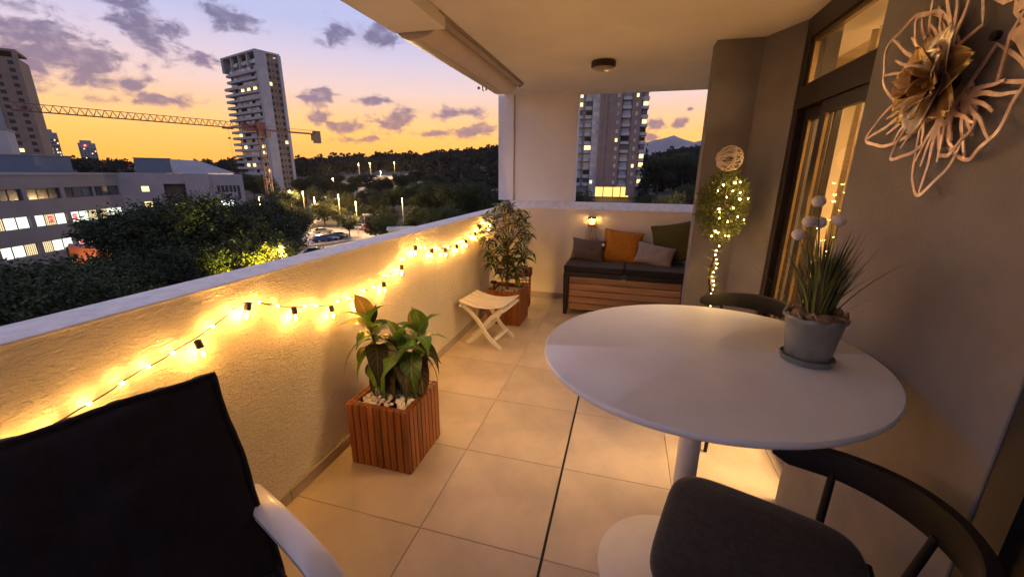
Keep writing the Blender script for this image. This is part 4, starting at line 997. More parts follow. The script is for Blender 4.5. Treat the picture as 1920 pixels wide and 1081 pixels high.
def lobes(seed, n, R0, H0, H1, flat=1.0):
    r = random.Random(seed); out = [(0, 0, (H0+H1)/2, R0*.62, R0*.62, (H1-H0)*.42)]
    for k in range(n):
        a = k*2.4+r.random(); rr = R0*r.uniform(.35, .72); z = H0+(H1-H0)*r.uniform(.18, .85); s = r.uniform(.28, .48)*R0
        out.append((rr*math.cos(a), rr*math.sin(a), z, s, s, s*.8*flat))
    return out
def trunk_mesh(name, h, r0, R0, seed):
    r = random.Random(seed); mb = MB(); mb.tube([(0, 0, -.5), (.05*h*.1, 0, h*.5), (.1*h*.1, .03*h*.1, h)], [r0*1.2, r0*.9, r0*.5], 8)
    for k in range(7):
        a = k*2.4; z = h*r.uniform(.45, .95); mb.tube([(0, 0, z), (R0*.3*math.cos(a), R0*.3*math.sin(a), z+h*.2), (R0*.6*math.cos(a), R0*.6*math.sin(a), z+h*.34)], [r0*.45, r0*.28, r0*.1], 5)
    return mb.mesh(name, M_bark, True)
# kinds: unit trees about 10 m high; H: base of crown
KT = {}
KT['round'] = [(crown_mesh('crown', M_leafA, 42000, .105, lobes(s, 11, 4.6, 3.0, 10.0), s), trunk_mesh('trunk', 6, .26, 4.6, s)) for s in (1, 2, 3)]
KT['olive'] = [(crown_mesh('crown', M_leafB, 14000, .13, lobes(s, 9, 3.9, 2.0, 8.5), s), trunk_mesh('trunk', 5, .2, 3.8, s)) for s in (4, 5)]
KT['pine'] = [(crown_mesh('crown', M_leafC, 14000, .135, lobes(s, 10, 3.4, 2.2, 11.0), s), trunk_mesh('trunk', 8, .2, 3.0, s)) for s in (6, 7)]
KT['shrub'] = [(crown_mesh('crown', M_leafB, 3500, .12, lobes(s, 6, 2.0, .2, 2.8), s), trunk_mesh('trunk', 1.8, .06, 1.6, s)) for s in (8, 9)]
KT['cone'] = [(crown_mesh('crown', M_leafC, 6000, .15, [(0, 0, z, 1.9*(1-z/13), 1.9*(1-z/13), 1.3) for z in (1.5, 3, 4.5, 6, 7.5, 9, 10.5, 11.6)], 10), trunk_mesh('trunk', 9, .16, .8, 10))]
nt = [0]
def tree(kind, az, d, h, label, group=None, name=None, wd=1.0, z=None):
    x, y = pp(az, d); z = gz(x, y) if z is None else z
    t = thing(name or {'round': 'broadleaf_tree', 'olive': 'leafy_tree', 'pine': 'pine_tree', 'shrub': 'shrub', 'cone': 'cypress_tree'}[kind], label, 'shrub' if kind == 'shrub' else 'tree', (x, y, z), random.uniform(0, 6.28), group)
    c, tr = KT[kind][nt[0] % len(KT[kind])]; nt[0] += 1
    s = h/{'round': 10.5, 'olive': 9, 'pine': 11.5, 'shrub': 3, 'cone': 12}[kind]
    inst('crown', c, t, sc=(s*wd, s*wd, s)); inst('trunk', tr, t, sc=s); return t
G1 = 'big trees between the office block and the balcony'
# big dark mass left of centre
tree('round', -58.3, 52, 11.6, 'dark broadleaf tree in front of the lit office windows', G1, wd=1.15)
tree('round', -53.6, 50, 13.6, 'tallest dark broadleaf tree before the right end of the office block', G1, wd=1.2)
tree('round', -48.6, 56, 12.6, 'dark broadleaf tree right of the tallest one, below the white tower', G1, wd=1.2)
tree('round', -55.4, 42, 9.6, 'dark broadleaf tree rising just over the parapet, in the middle of the dark grove', G1, wd=1.2)
tree('round', -49.8, 46, 9.8, 'dark broadleaf tree above the small yellow lit tree', G1, wd=1.15)
tree('round', -59.8, 41, 9.0, 'lower dark tree right of the orange canopy', G1, wd=1.25)
tree('round', -65.2, 40, 9.6, 'dark tree at the left edge below the lit office windows', G1, wd=1.1)
tree('round', -69.8, 33, 11.2, 'dark tree at the far left edge above the parapet', G1, wd=1.1)
tree('olive', -63.0, 33, 8.0, 'low dark tree just over the parapet at the left', G1, wd=1.3)
tree('olive', -66.5, 27, 7.0, 'lowest dark tree by the parapet at the left corner', G1, wd=1.4)
tree('round', -46.4, 66, 10.2, 'dark tree beside the base of the crane mast', G1, wd=1.05)
tree('olive', -48.6, 40, 8.6, 'small tree lit bright yellow just over the parapet', wd=.9)
tree('olive', -51.2, 40.5, 7.8, 'low dark tree half lit yellow beside the bright one', wd=1.1)
# middle distance
G2 = 'trees around the car park and the white tower'
mids = [('round', -49.4, 205, 13), ('round', -47.6, 200, 11), ('olive', -46.0, 195, 11), ('round', -44.8, 150, 9.5), ('olive', -43.4, 160, 9), ('round', -42.2, 190, 11), ('olive', -41.0, 165, 9), ('round', -39.8, 185, 11), ('olive', -40.4, 128, 7),
        ('olive', -38.6, 140, 9.5), ('olive', -36.8, 133, 9), ('round', -37.6, 175, 10), ('olive', -35.6, 150, 9), ('pine', -34.6, 200, 13), ('round', -36.2, 230, 10), ('olive', -33.6, 135, 8.5), ('round', -33.0, 190, 11), ('olive', -31.8, 150, 10), ('round', -30.2, 215, 12),
        ('olive', -35.2, 122, 6.5), ('round', -29.6, 145, 11), ('olive', -32.6, 115, 6.5), ('olive', -28.2, 120, 9), ('round', -27.2, 150, 12.5), ('round', -26.0, 200, 13), ('olive', -30.8, 255, 10), ('round', -28.6, 270, 11), ('olive', -43.0, 122, 6), ('round', -50.5, 180, 10), ('olive', -45.0, 128, 8), ('round', -38.6, 255, 10), ('pine', -40.6, 235, 12), ('olive', -34.0, 165, 8)]
midl = ['rounded', 'bushy', 'spreading', 'ragged']
for i, (k, a, d, h) in enumerate(mids):
    tree(k, a, d, h, 'dark tree in the valley between the car park and the wooded hill', G2, wd=1.15)
for (k, a, d, h, l) in (('olive', -37.6, 101, 5.8, 'low tree between the rows of the car park'), ('olive', -34.3, 96, 6.4, 'low tree at the front right corner of the car park'), ('olive', -42.6, 113, 6.2, 'low tree behind the left row of the car park'), ('olive', -38.9, 122, 6.4, 'low tree at the back of the car park behind the tallest lamp'), ('olive', -33.0, 92, 6.6, 'bushy tree right of the car park, near the lone lamp')):
    tree(k, a, d, h, l, G2, wd=1.15)
G3 = 'large trees at the foot of the wooded hill'
for (k, a, d, h, l) in (('round', -22.6, 105, 13.2, 'large round green tree rising at the foot of the hill, nearest the column'), ('round', -24.8, 120, 13, 'large dark round tree left of the big green one'), ('pine', -18.6, 98, 12.4, 'bushy conical green tree just left of the corner column'), ('round', -20.6, 128, 12.5, 'dark tree behind the two big ones by the corner column'),
                        ('olive', -29.0, 98, 7.5, 'dark bush behind the tall street lamp over the parapet'), ('olive', -26.0, 92, 8.2, 'dark tree right of the tall street lamp'), ('round', -23.5, 82, 8.2, 'low dark tree over the parapet, below the big round tree'), ('olive', -19.8, 80, 8.0, 'low dark tree over the parapet beside the variegated plant')):
    tree(k, a, d, h, l, G3, wd=1.2)
# behind the end wall
G4 = 'trees seen through the opening over the bench'
for (k, a, d, h, l, w_) in (('pine', -6.0, 92, 12.6, 'dark pine at the left of the opening before the brick tower', 1.25), ('olive', -7.6, 70, 7.2, 'low olive coloured tree under the pine at the opening', 1.1), ('pine', -3.2, 80, 8.0, 'low dark tree right of the pine in the opening', 1.0),
                            ('cone', 1.9, 150, 19, 'tall dark cypress right of the brick tower', 1.0), ('olive', 5.4, 95, 11.2, 'tall feathery tree in the right part of the opening', .8), ('round', 2.6, 110, 9.6, 'dark round tree between the palm and the feathery tree', 1.0), ('round', 8.0, 120, 10.6, 'dark tree at the right edge of the opening', 1.0),
                            ('round', 3.6, 190, 16, 'big dark tree behind the feathery tree', 1.2), ('round', 6.5, 210, 19, 'big dark tree on the slope at the right of the opening', 1.2), ('olive', .8, 88, 7.6, 'low bush right of the palm', 1.1), ('olive', -1.4, 76, 5.6, 'hedge bush below the palm', 1.4), ('olive', 3.8, 80, 6.6, 'hedge bush along the sill at the centre of the opening', 1.4), ('olive', 7.0, 84, 7.0, 'hedge bush along the sill at the right of the opening', 1.4)):
    tree(k, a, d, h, l, G4, wd=w_)
# palm
px_, py_ = pp(-.75, 84); pz_ = gz(px_, py_)
pa = thing('palm_tree', 'palm tree before the lit entrance of the brick tower', 'palm tree', (px_, py_, pz_))
MB().tube([(0, 0, -.3), (.15, 0, 4), (.1, .1, 7.7)], [.32, .24, .22], 10).build('trunk', M_bark, pa, smooth=True)
fm = MB()
for i in range(15):
    t0, t1 = i/15, (i+1)/15
    def fp(t): return Vector((0, 2.5*math.sin(t*1.9), 1.0*math.sin(t*2.6)-1.3*t*t))
    a, b = fp(t0), fp(t1); 
    for s in (-1, 1):
        L = .75*math.sin(math.pi*(.15+.8*t0)); fm.add([a, b, b+Vector((s*L, .35, -.28)), a+Vector((s*L, .3, -.32))], [(0, 1, 2, 3)])
fme = fm.mesh('frond', M_leafC, recalc=False)
for k in range(22): inst('frond', fme, pa, (.1, .1, 7.7), (random.uniform(-.55, .5), 0, k*2.4), random.uniform(.8, 1.1))

# forest on the ridge and over the hills: one mass
fr_ = []
cm = [crown_mesh('c', M_leafA, 240, .9, lobes(s, 5, 4.2, .5, 8.0), s) for s in (21, 22, 23)]
base = []
for me in cm:
    a = np.empty(len(me.vertices)*3, dtype=np.float32); me.vertices.foreach_get('co', a); base.append(a.reshape(-1, 3))
rnd_ = random.Random(5)
def scatter(a0, a1, d0, d1, n, hs):
    for k in range(n):
        az = rnd_.uniform(a0, a1); d = math.sqrt(rnd_.uniform(d0*d0, d1*d1)); x, y = pp(az, d)
        if -39 < az < -27.5 and 195 < d < 365: continue
        if -52 < az < -41 and 190 < d < 300: continue
        if -12 < az < 3 and 140 < d < 190: continue
        b = base[rnd_.randrange(3)]; s = hs*rnd_.uniform(.55, 1.15); c, sn = math.cos(k), math.sin(k)
        q = np.stack([(b[:, 0]*c-b[:, 1]*sn)*s+x, (b[:, 0]*sn+b[:, 1]*c)*s+y, b[:, 2]*s*rnd_.uniform(.8, 1.15)+gz(x, y)-.5], 1); fr_.append(q)
scatter(-50, -12, 360, 540, 1500, 1.1); scatter(-40, -12, 215, 360, 420, 1.0); scatter(-3, 16, 200, 540, 700, 1.15); scatter(-78, -50, 330, 560, 420, 1.0); scatter(-27, -12, 150, 230, 90, 1.0)
scatter(16, 60, 150, 540, 300, 1.2); scatter(-12, -3, 240, 540, 260, 1.1); scatter(-48, -14, 470, 520, 260, 1.5)
V = np.concatenate(fr_); n = len(V)//4
fme = bpy.data.meshes.new('forest'); fme.vertices.add(len(V)); fme.vertices.foreach_set('co', V.astype(np.float32).ravel())
fme.loops.add(n*4); fme.loops.foreach_set('vertex_index', np.arange(n*4, dtype=np.int32)); fme.polygons.add(n)
fme.polygons.foreach_set('loop_start', np.arange(0, n*4, 4, dtype=np.int32)); fme.polygons.foreach_set('loop_total', np.full(n, 4, dtype=np.int32))
fme.materials.append(mat('forest_leaf', (.036, .036, .022), .8, var=.55, vscale=.07, spec=.1)); fme.update()
fo = bpy.data.objects.new('forest', fme); COL.objects.link(fo); tag(fo, kind='stuff')

# mountains
def ridge(name, d, pts, depth, m):
    vs = []; fs = []; N = 90; a0, a1 = pts[0][0], pts[-1][0]; xs_ = [p[0] for p in pts]; zs_ = [p[1] for p in pts]
    rows = 9
    for j in range(rows):
        t = j/(rows-1)
        for i in range(N):
            az = a0+(a1-a0)*i/(N-1); e = float(np.interp(az, xs_, zs_)); h = d*math.tan(R(e))
            dd = d+depth*(t-.5)*2*.8; hh = h*(1-abs(2*t-1)**1.3); nz = noise.noise(Vector((az*1.3, t*5, d)))*.10+noise.noise(Vector((az*4, t*11, d)))*.05
            p = pol(az, dd); vs.append((p.x, p.y, -40+(hh+40)*(1+nz*(1 if t != .5 else .25))))
    for j in range(rows-1):
        for i in range(N-1): fs.append((j*N+i, j*N+i+1, (j+1)*N+i+1, (j+1)*N+i))
    return tag(MB().add(vs, fs).build(name, m, smooth=True), kind='structure')
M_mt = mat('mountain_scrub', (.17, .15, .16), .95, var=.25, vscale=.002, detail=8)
ridge('mountain', 5200, [(-25, 1.2), (-12, 2.2), (-5, 2.9), (1, 3.9), (2.6, 4.2), (4.9, 4.75), (6.5, 4.15), (8, 3.6), (12, 3.2), (20, 2.6), (40, 1)], 1500, M_mt)
ridge('mountain', 3600, [(-4, .5), (2, 2.4), (5, 3.3), (7.2, 3.95), (9, 4.3), (14, 4.6), (22, 3.4), (40, 1)], 900, M_mt)
ridge('hill', 1500, [(-80, .3), (-72, .5), (-64, .5), (-57, .35), (-53, .4), (-49, .55), (-46, .8), (-43, 1.0), (-40, .9)], 300, mat('far_hill_scrub', (.07, .055, .045), .95, var=.3, vscale=.01))

# ---------------------------------------------------------------- street lamps
M_pole = mat('pale_lamp_post', (.50, .42, .30), .5, metal=.3)
M_lampg = emat('street_lamp_glow', (1, .66, .28, 1), 26)
pole_me = MB().tube([(0, 0, 0), (0, 0, 1)], [1.0, .7], 8).mesh('post', M_pole, True)
def street_lamp(az, d, h, label, power=900, grp='street lamps in the valley', zb=None, arm=True, thick=.11):
    x, y = pp(az, d); z = gz(x, y) if zb is None else zb
    t = thing('street_lamp', label, 'street lamp', (x, y, z), R(-az), grp)
    inst('post', pole_me, t, sc=(thick, thick, h))
    MB().tube([(0, 0, h), (0, -.35, h+.12), (0, -.9, h+.16)], [.06, .05, .05], 6).box(-.16, .16, -1.45, -.75, h+.12, h+.24).build('lamp_head', M_pole, t)
    MB().box(-.13, .13, -1.42, -.78, h+.06, h+.118).build('lamp_glass', M_lampg, t)
    lamp('lamp_light', (0, -1.1, h-.35), power, (1, .60, .24), .25, t)
for i, (a, d, h, l) in enumerate([(-38.5, 120, 8.8, 'tallest street lamp at the centre of the car park, pale glowing post'), (-36.5, 103, 8.0, 'street lamp at the right of the car park, nearest the parapet'), (-43.9, 150, 8.5, 'street lamp left of the access road, near the crane'), (-42.5, 148, 8.3, 'second street lamp along the access road'),
                                  (-41.3, 132, 7.6, 'third street lamp along the access road, shortest of them'), (-45.7, 42, 8.2, 'street lamp just over the parapet, beside the small yellow lit tree'), (-30.6, 100, 8.8, 'tall thin street lamp standing alone right of the car park'),
                                  (-38.9, 205, 9.0, 'far street lamp behind the tallest one'), (-35.7, 300, 13, 'street lamp on the hill road, leftmost and tallest of four'), (-34.3, 320, 12, 'second street lamp on the hill road'), (-33.1, 285, 9, 'short street lamp at the near bend of the hill road'), (-31.3, 330, 11, 'rightmost street lamp on the hill road'),
                                  (-47.2, 112, 9, 'street lamp left of the crane mast'), (-49.5, 105, 9.5, 'street lamp at the right end of the office block')]):
    street_lamp(a, d, h, l, 7000 if 'hill' in l else (700 if 'just over' in l else 3400 if 'tall thin' not in l else 700))
for (a, d, h, l) in ((-1.0, 74, 6.0, 'street lamp glowing under the palm by the brick tower'), (3.9, 84, 7.0, 'glowing street lamp in the bushes at the middle of the opening'), (7.6, 86, 7.2, 'glowing street lamp at the right edge of the opening')):
    street_lamp(a, d, h, l, 1500, 'street lamps behind the end wall')
def flood(az, d, z, label, power, col):  # added lamp to make the tree yellow, spot held above its housing
    x, y = pp(az, d); t = thing('added_floodlight', label, 'floodlight', (x, y, gz(x, y)))
    MB().box(-.15, .15, -.1, .1, 0, .12).tube([(0, 0, .12), (0, 0, .3)], .03, 6).build('housing', M_black, t); MB().ico((0, 0, .42), .10, 1).build('lens', emat('flood_glow', (1, .7, .1, 1), 30), t)
    l = bpy.data.lights.new('added_flood_light', 'SPOT'); l.energy = power; l.color = col; l.spot_size = R(95); l.spot_blend = .6; l.shadow_soft_size = .12
    o = bpy.data.objects.new('added_flood_light', l); COL.objects.link(o); o.parent = t; o.location = (0, 0, z); o.rotation_euler = (R(86), 0, R(-az))
flood(-48.0, 35.0, 5.6, 'added unseen floodlight that turns the small tree beyond the parapet yellow', 17000, (1, .76, .03))
flood(-50.4, 36.5, 5.4, 'added unseen floodlight among the dark trees beyond the parapet', 1500, (1, .78, .06))

# ---------------------------------------------------------------- cars
car_b = MB(); prof_b = [(-2.1, .35), (-2.12, .72), (-1.95, .88), (-1.1, .95), (1.05, .93), (1.85, .82), (2.1, .62), (2.12, .35)]
car_b.add([(x, -.86, z) for x, z in prof_b]+[(x, .86, z) for x, z in prof_b], [tuple(range(8)), tuple(range(8, 16))[::-1]]+[(i, (i+1) % 8, 8+(i+1) % 8, 8+i) for i in range(8)])
car_c = MB().add([(-1.75, -.78, .90), (-1.2, -.64, 1.42), (.15, -.64, 1.44), (1.0, -.78, .92), (-1.75, .78, .90), (-1.2, .64, 1.42), (.15, .64, 1.44), (1.0, .78, .92)], [(0, 1, 2, 3), (7, 6, 5, 4), (0, 4, 5, 1), (1, 5, 6, 2), (2, 6, 7, 3), (3, 7, 4, 0)])
M_cg = mat('car_glass', (.02, .022, .028), .1, spec=.6); car_cm = car_c.mesh('cabin_glass', M_cg)
car_r = MB().box(-1.15, .12, -.63, .63, 1.425, 1.455)
wh_me = MB().lathe([(.20, -.1), (.31, -.1), (.31, .1), (.20, .1)], 16).mesh('wheel', mat('tyre', (.02, .02, .02), .8)); hl_me = MB().box(2.0, 2.13, -.8, -.5, .58, .74).box(2.0, 2.13, .5, .8, .58, .74).mesh('headlights', mat('lamp_lens', (.6, .6, .55), .15))
PAINT = {'dark blue': (.02, .035, .08), 'white': (.6, .6, .6), 'grey': (.15, .15, .16), 'black': (.012, .012, .014), 'red': (.35, .02, .018), 'silver': (.4, .4, .42), 'blue': (.03, .07, .2)}
def car(az, d, rz, col, label, grp='cars parked below the balcony'):
    x, y = pp(az, d); t = thing('parked_car', label, 'car', (x, y, gz(x, y)+.06), R(rz), grp); mp = mat('car_paint_'+col.replace(' ', '_'), PAINT[col], .25, var=.03, coat=.6, spec=.5)
    inst('body', car_b.mesh('body', mp), t); inst('cabin_glass', car_cm, t); inst('roof', car_r.mesh('roof', mp), t); inst('headlights', hl_me, t)
    for (wx, wy) in ((-1.3, -.78), (-1.3, .78), (1.3, -.78), (1.3, .78)): inst('wheel', wh_me, t, (wx, wy, .31), (R(90), 0, 0))
for (a, d, rz, c, l) in [(-41.8, 81, 40, 'dark blue', 'dark blue car on the street, left of two by the kerb'), (-40.0, 80.5, 38, 'black', 'black car on the street just over the parapet'), (-44.1, 100, 20, 'white', 'white car at the left row of the car park'), (-43.6, 104, 20, 'silver', 'silver car in the left row of the car park'), (-43.2, 108, 20, 'white', 'white car at the far end of the left row of the car park'),
                         (-41.0, 97, 55, 'blue', 'blue car in the front row of the car park'), (-40.2, 98, 55, 'silver', 'silver car in the front row of the car park'), (-39.5, 99, 55, 'black', 'black car in the front row of the car park'), (-38.8, 101, 60, 'white', 'white car in the middle of the car park'), (-40.7, 110, 60, 'grey', 'grey car alone in the middle of the car park'),
                         (-35.4, 113, 150, 'red', 'red car at the right end of the car park'), (-34.6, 106, 150, 'grey', 'grey car near the lamp at the right of the car park'), (-36.6, 116, 150, 'white', 'white car at the back of the car park'), (-33.6, 104, 145, 'black', 'black car by the shed at the right of the car park'), (-35.9, 121, 150, 'silver', 'silver car at the rear right of the car park')]:
    car(a, d, rz, c, l)

# ---------------------------------------------------------------- buildings
M_twin = mat('tower_window_glass', (.05, .065, .09), .12, var=.3, vscale=.3, rnd=.5, spec=.7)
M_blind = mat('cream_blind', (.42, .40, .34), .7, var=.15, rnd=.2)
M_bluew = mat('glazed_balcony', (.30, .36, .42), .25, var=.2, rnd=.25, spec=.6)
M_dark = mat('dark_recess', (.025, .024, .026), .7)
M_lit = emat('lit_window_warm', (1, .70, .30, 1), .75)
M_litc = emat('lit_window_white', (1, .90, .66, 1), .8)
M_brick = mat('brown_brick', (.20, .15, .13), .85, var=.14, vscale=.4, detail=6)
M_tan = mat('tan_render', (.19, .145, .11), .85, var=.15, vscale=.25, detail=6)
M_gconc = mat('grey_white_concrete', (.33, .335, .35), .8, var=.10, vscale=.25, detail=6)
M_dgrey = mat('dark_grey_concrete', (.21, .215, .225), .85, var=.12, vscale=.3)  # darker grey than the tower concrete
rt = random.Random(3)

def tower_white():
    C = pol(-45.3, 236.5); u = Vector((-.957, .289, 0)); v = Vector((.289, .957, 0)); n = -Vector((u.y, -u.x, 0))
    base, top = -9.0, 55.5; Z = Vector((0, 0, 1)); fl = (top-4-base)/21
    t = thing('white_tower', 'tall white apartment tower with long balconies, behind the crane', 'tower', (C.x, C.y, base)); O = Vector((0, 0, 0))
    no = Vector((-.289, -.957, 0))        # outward of the long (left) face
    B = lambda mb, a0, a1, b0, b1, z0, z1, mi=0: mb.obox(O, u, v, Z, a0, a1, b0, b1, z0-base, z1-base, mi)
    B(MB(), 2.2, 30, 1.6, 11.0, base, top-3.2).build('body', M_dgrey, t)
    B(MB(), .9, 34, -.05, 11.2, top-3.2+2.4, top).build('roof', M_gconc, t)
    # fin, brown strip and end strip on the narrow face
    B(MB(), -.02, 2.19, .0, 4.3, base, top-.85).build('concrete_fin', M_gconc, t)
    B(MB(), .6, 2.19, 4.31, 9.8, base, top-2.5).build('brown_wall', M_tan, t)
    B(MB(), .0, 2.19, 9.81, 11.2, base, top-.85).build('concrete_strip', M_gconc, t)
    wm = MB().obox(O, v, u, Z, -.65, .65, -.04, .1, -.75, .75).mesh('window', M_dark); wl = MB().obox(O, v, u, Z, -.65, .65, -.04, .1, -.75, .75).mesh('window', M_lit); ws = MB().obox(O, v, u, Z, -.35, .35, -.04, .1, -.45, .45).mesh('window', M_dark)
    sl_ = MB().obox(O, v, u, Z, -.8, .8, -.16, -.045, -.95, -.77).mesh('window_sill', M_tan)
    for k in range(20):
        z = top-5.2-k*fl-base
        for b in (5.1, 9.0):
            w_ = inst('window', wl if rt.random() < .06 else wm, t, u*.6+v*b+Z*z); inst('window_sill', sl_, w_)
        inst('window', ws, t, u*.6+v*(7.0)+Z*(z+.1))
    pan = {}
    for nm, mm in (('glass', M_bluew), ('dark', M_dark), ('blind', M_blind), ('lit', M_lit), ('win', M_twin)):
        pan[nm] = MB().obox(O, u, v, Z, -1.42, 1.42, -.05, .06, -.75, .80).mesh('window', mm)
    for k in range(21):
        z0 = base+k*fl+.4; ov = 3.6 if k < 18 else 0.0
        if k < 20:
            B(MB(), 2.3, 30+ov, -.6, 1.2, z0, z0+1.15).build('balcony', M_gconc, t, bevel=.03, seg=1)
            B(MB(), 30, 30+ov*.98, 1.2, 6.0, z0, z0+.28).build('balcony_slab', M_gconc, t) if ov else None
        for q in range(9):
            a = 4.0+q*2.9+.0
            r = rt.random(); kind = 'dark' if r < .24 else ('glass' if r < .58 else ('win' if r < .68 else ('blind' if r < .94 else 'lit')))
            inst('window', pan[kind], t, u*a+v*(.75 if kind in ('glass', 'blind', 'win', 'lit') else 1.45)+Z*(z0+1.95-base))
    for q in range(5):     # pillars of the crown
        a = 1.4+q*7.6; B(MB(), a, a+.7, .1, 1.55, top-6.6, top-.82).build('crown_pillar', M_gconc, t)
    B(MB(), 31.6, 33.9, .0, 10.8, top-6.8, top-.82).build('crown_end', M_dgrey, t)
    B(MB(), 6, 10, 4, 8, top+.01, top+1.3).build('roof_box', M_dgrey, t)
tower_white()

def tower_brick():
    ctr = pol(-2.9, 162); u = Vector((math.cos(R(2.9)), math.sin(R(2.9)), 0)); w = Vector((-u.y, u.x, 0)); Z = Vector((0, 0, 1)); base, top = -6.5, 47; fl = 3.0; O = Vector((0, 0, 0))
    t = thing('brick_tower', 'brown brick apartment tower with white balconies in the opening over the bench', 'tower', (ctr.x, ctr.y, base))
    B = lambda mb, a0, a1, b0, b1, z0, z1: mb.obox(O, u, w, Z, a0, a1, b0, b1, z0-base, z1-base)
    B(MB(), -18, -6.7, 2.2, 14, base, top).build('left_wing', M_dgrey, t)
    B(MB(), -6.7, -4.0, .4, 14, base, top).build('white_strip', M_gconc, t)
    B(MB(), -4.0, 3.7, -.6, 14, base+3.6, top).build('brick_wall', M_brick, t); B(MB(), -2.6, -1.3, -.9, -.601, base+3.6, top).build('brick_rib', M_brick, t)
    B(MB(), 3.7, 7.2, 1.4, 14, base, top).build('balcony_bay', M_dgrey, t)
    B(MB(), 7.2, 10.4, .2, 14, base+.5, top).build('brick_wall', M_brick, t)
    B(MB(), 10.4, 11.3, 2.2, 14, base, top).build('right_wing', M_brick, t)
    B(MB(), -4.4, 8.6, .8, 12, base, base+3.59).build('entrance_glow', emat('entrance_glow', (1, .60, .16, 1), .6), t)
    for a in (-4.3, -1.2, 2.4, 5.2, 8.4): B(MB(), a, a+.3, .45, .799, base, base+3.59).build('entrance_post', M_dark, t)
    sw = {m_.name: MB().obox(O, u, w, Z, -.42, .42, -.05, .08, -.6, .6).mesh('window', m_) for m_ in (M_blind, M_bluew, M_lit)}
    bw = {m_.name: MB().obox(O, u, w, Z, -1.3, 1.3, -.05, .06, -.9, .9).mesh('window', m_) for m_ in (M_twin, M_dark, M_blind, M_lit, M_bluew)}
    pick = lambda dct, pl: dct[(M_lit.name if rt.random() < pl else rt.choice([k for k in dct if k != M_lit.name]))]
    bal_m = B(MB(), -1.55, 1.55, -1.5, .0, base, base+1.0).mesh('balcony', M_gconc); 
    balr = MB().prism([(2.3*math.sin(R(a)), -1.9*math.cos(R(a))) for a in range(-80, 81, 16)]+[(2.2, .6), (-2.2, .6)], 0, 1.15).mesh('balcony', M_gconc)
    ang = math.atan2(u.y, u.x)
    for k in range(17):
        z = base+3.9+k*fl
        inst('window', pick(sw, .10), t, u*(-2.9+.95)+w*(-.62)+Z*(z+1.4-base)); inst('window', pick(sw, .10), t, u*2.4+w*(-.62)+Z*(z+1.4-base)); inst('window', pick(sw, .12), t, u*8.9+w*.18+Z*(z+1.4-base))
        for a in (-5.9, -4.8): inst('window', pick(sw, .05), t, u*a+w*.38+Z*(z+1.5-base))
        inst('balcony', bal_m, t, u*5.45+w*1.35+Z*(z-base)); inst('window', pick(bw, .06), t, u*5.45+w*1.36+Z*(z+1.85-base))
        inst('balcony', B(MB(), 10.5, 13.0, .6, 6, base, base+1.0).mesh('balcony', M_gconc), t, Z*(z-base)); inst('window', pick(bw, .25), t, u*11.9+w*2.2+Z*(z+1.9-base), sc=(.6, 1, .8))
        for a in (-8.0, -11.6, -15.6): inst('balcony', balr, t, u*a+w*2.2+Z*(z-base), (0, 0, ang), (.72 if a > -9 else .85, 1, 1)); inst('window', pick(bw, .10), t, u*a+w*2.15+Z*(z+1.95-base), sc=(.9, 1, .85))
tower_brick()

def tower_left():
    P = pol(-63.4, 285); d = Vector((-.60, -.80, 0)).normalized(); nrm = Vector((.80, -.60, 0)); Z = Vector((0, 0, 1)); base, top = -10, 50.5; O = Vector((0, 0, 0))
    t = thing('tan_tower', 'tall tan concrete tower leaning out of the left edge of the view', 'tower', (P.x, P.y, base)); B = lambda mb, a0, a1, b0, b1, z0, z1: mb.obox(O, d, nrm, Z, a0, a1, b0, b1, z0-base, z1-base)
    B(MB(), 0, 40, -16, 0, base, top-3.2).build('tan_wall', M_tan, t)
    B(MB(), 0, 40, -16, .05, top-.9, top).build('roof', M_tan, t)
    for a in (0, 7.2, 15, 23, 31): B(MB(), a, a+1.4, -1.4, .03, top-3.19, top-.91).build('crown_pillar', M_tan, t)
    for a in (9.0, 22): B(MB(), a, a+3.6, .01, .75, base, top-3.3).build('concrete_fin', M_dgrey, t)
    wm = MB().obox(O, d, nrm, Z, -.85, .85, -.1, .06, -.75, .75).mesh('window', M_dark); wl = MB().obox(O, d, nrm, Z, -.85, .85, -.1, .06, -.75, .75).mesh('window', M_lit)
    for k in range(19):
        for a in (2.4, 6.9, 15.2, 18.9): inst('window', wl if rt.random() < .03 else wm, t, d*a+Z*(top-5.2-k*2.95-base))
    q = thing('white_block', 'pale blank gabled wall before the tan tower at the left edge', 'building', (0, 0, 0)); P2 = pol(-65.3, 190)
    MB().obox(P2, Vector((-.55, -.83, 0)), Vector((.83, -.55, 0)), Z, 0, 26, -10, 0, -11, 12.5).build('wall', M_gconc, q); MB().obox(P2, Vector((-.55, -.83, 0)), Vector((.83, -.55, 0)), Z, -.2, 26, -10, .15, 12.501, 12.9).build('roof', M_dgrey, q)
    for (az, dd, w_, h_, nm, lb) in ((-60.6, 700, 14.5, 32, 'far_tower', 'distant dark tower with a red roof light, right of the tan tower'), (-62.75, 620, 9, 37, 'far_tower', 'slim distant tower half hidden by the tan tower')):
        c = pol(az, dd); f = thing(nm, lb, 'tower', (c.x, c.y, -10), R(-az)); MB().box(-w_/2, w_/2, 0, 14, 0, h_+10).build('wall', M_dgrey, f); MB().box(-w_/2+2, w_/2-3, 2, 12, h_+10.01, h_+13).build('roof_box', M_dgrey, f)
        fw_ = MB().box(-.5, .5, -.06, .05, -.6, .6).mesh('window', M_lit); fd = MB().box(-.9, .9, -.06, .05, -.6, .6).mesh('window', M_dark)
        for k in range(12):
            for j in range(5): inst('window', fw_ if rt.random() < .22 else fd, f, (-w_/2+1.4+j*(w_-2.6)/4, 0, 8+k*(h_-2)/12))
        if w_ > 10: MB().ico((-1.5, -.4, h_+7.2), .9, 1).build('warning_light', emat('red_light', (1, .06, .03, 1), 6), f)
tower_left()

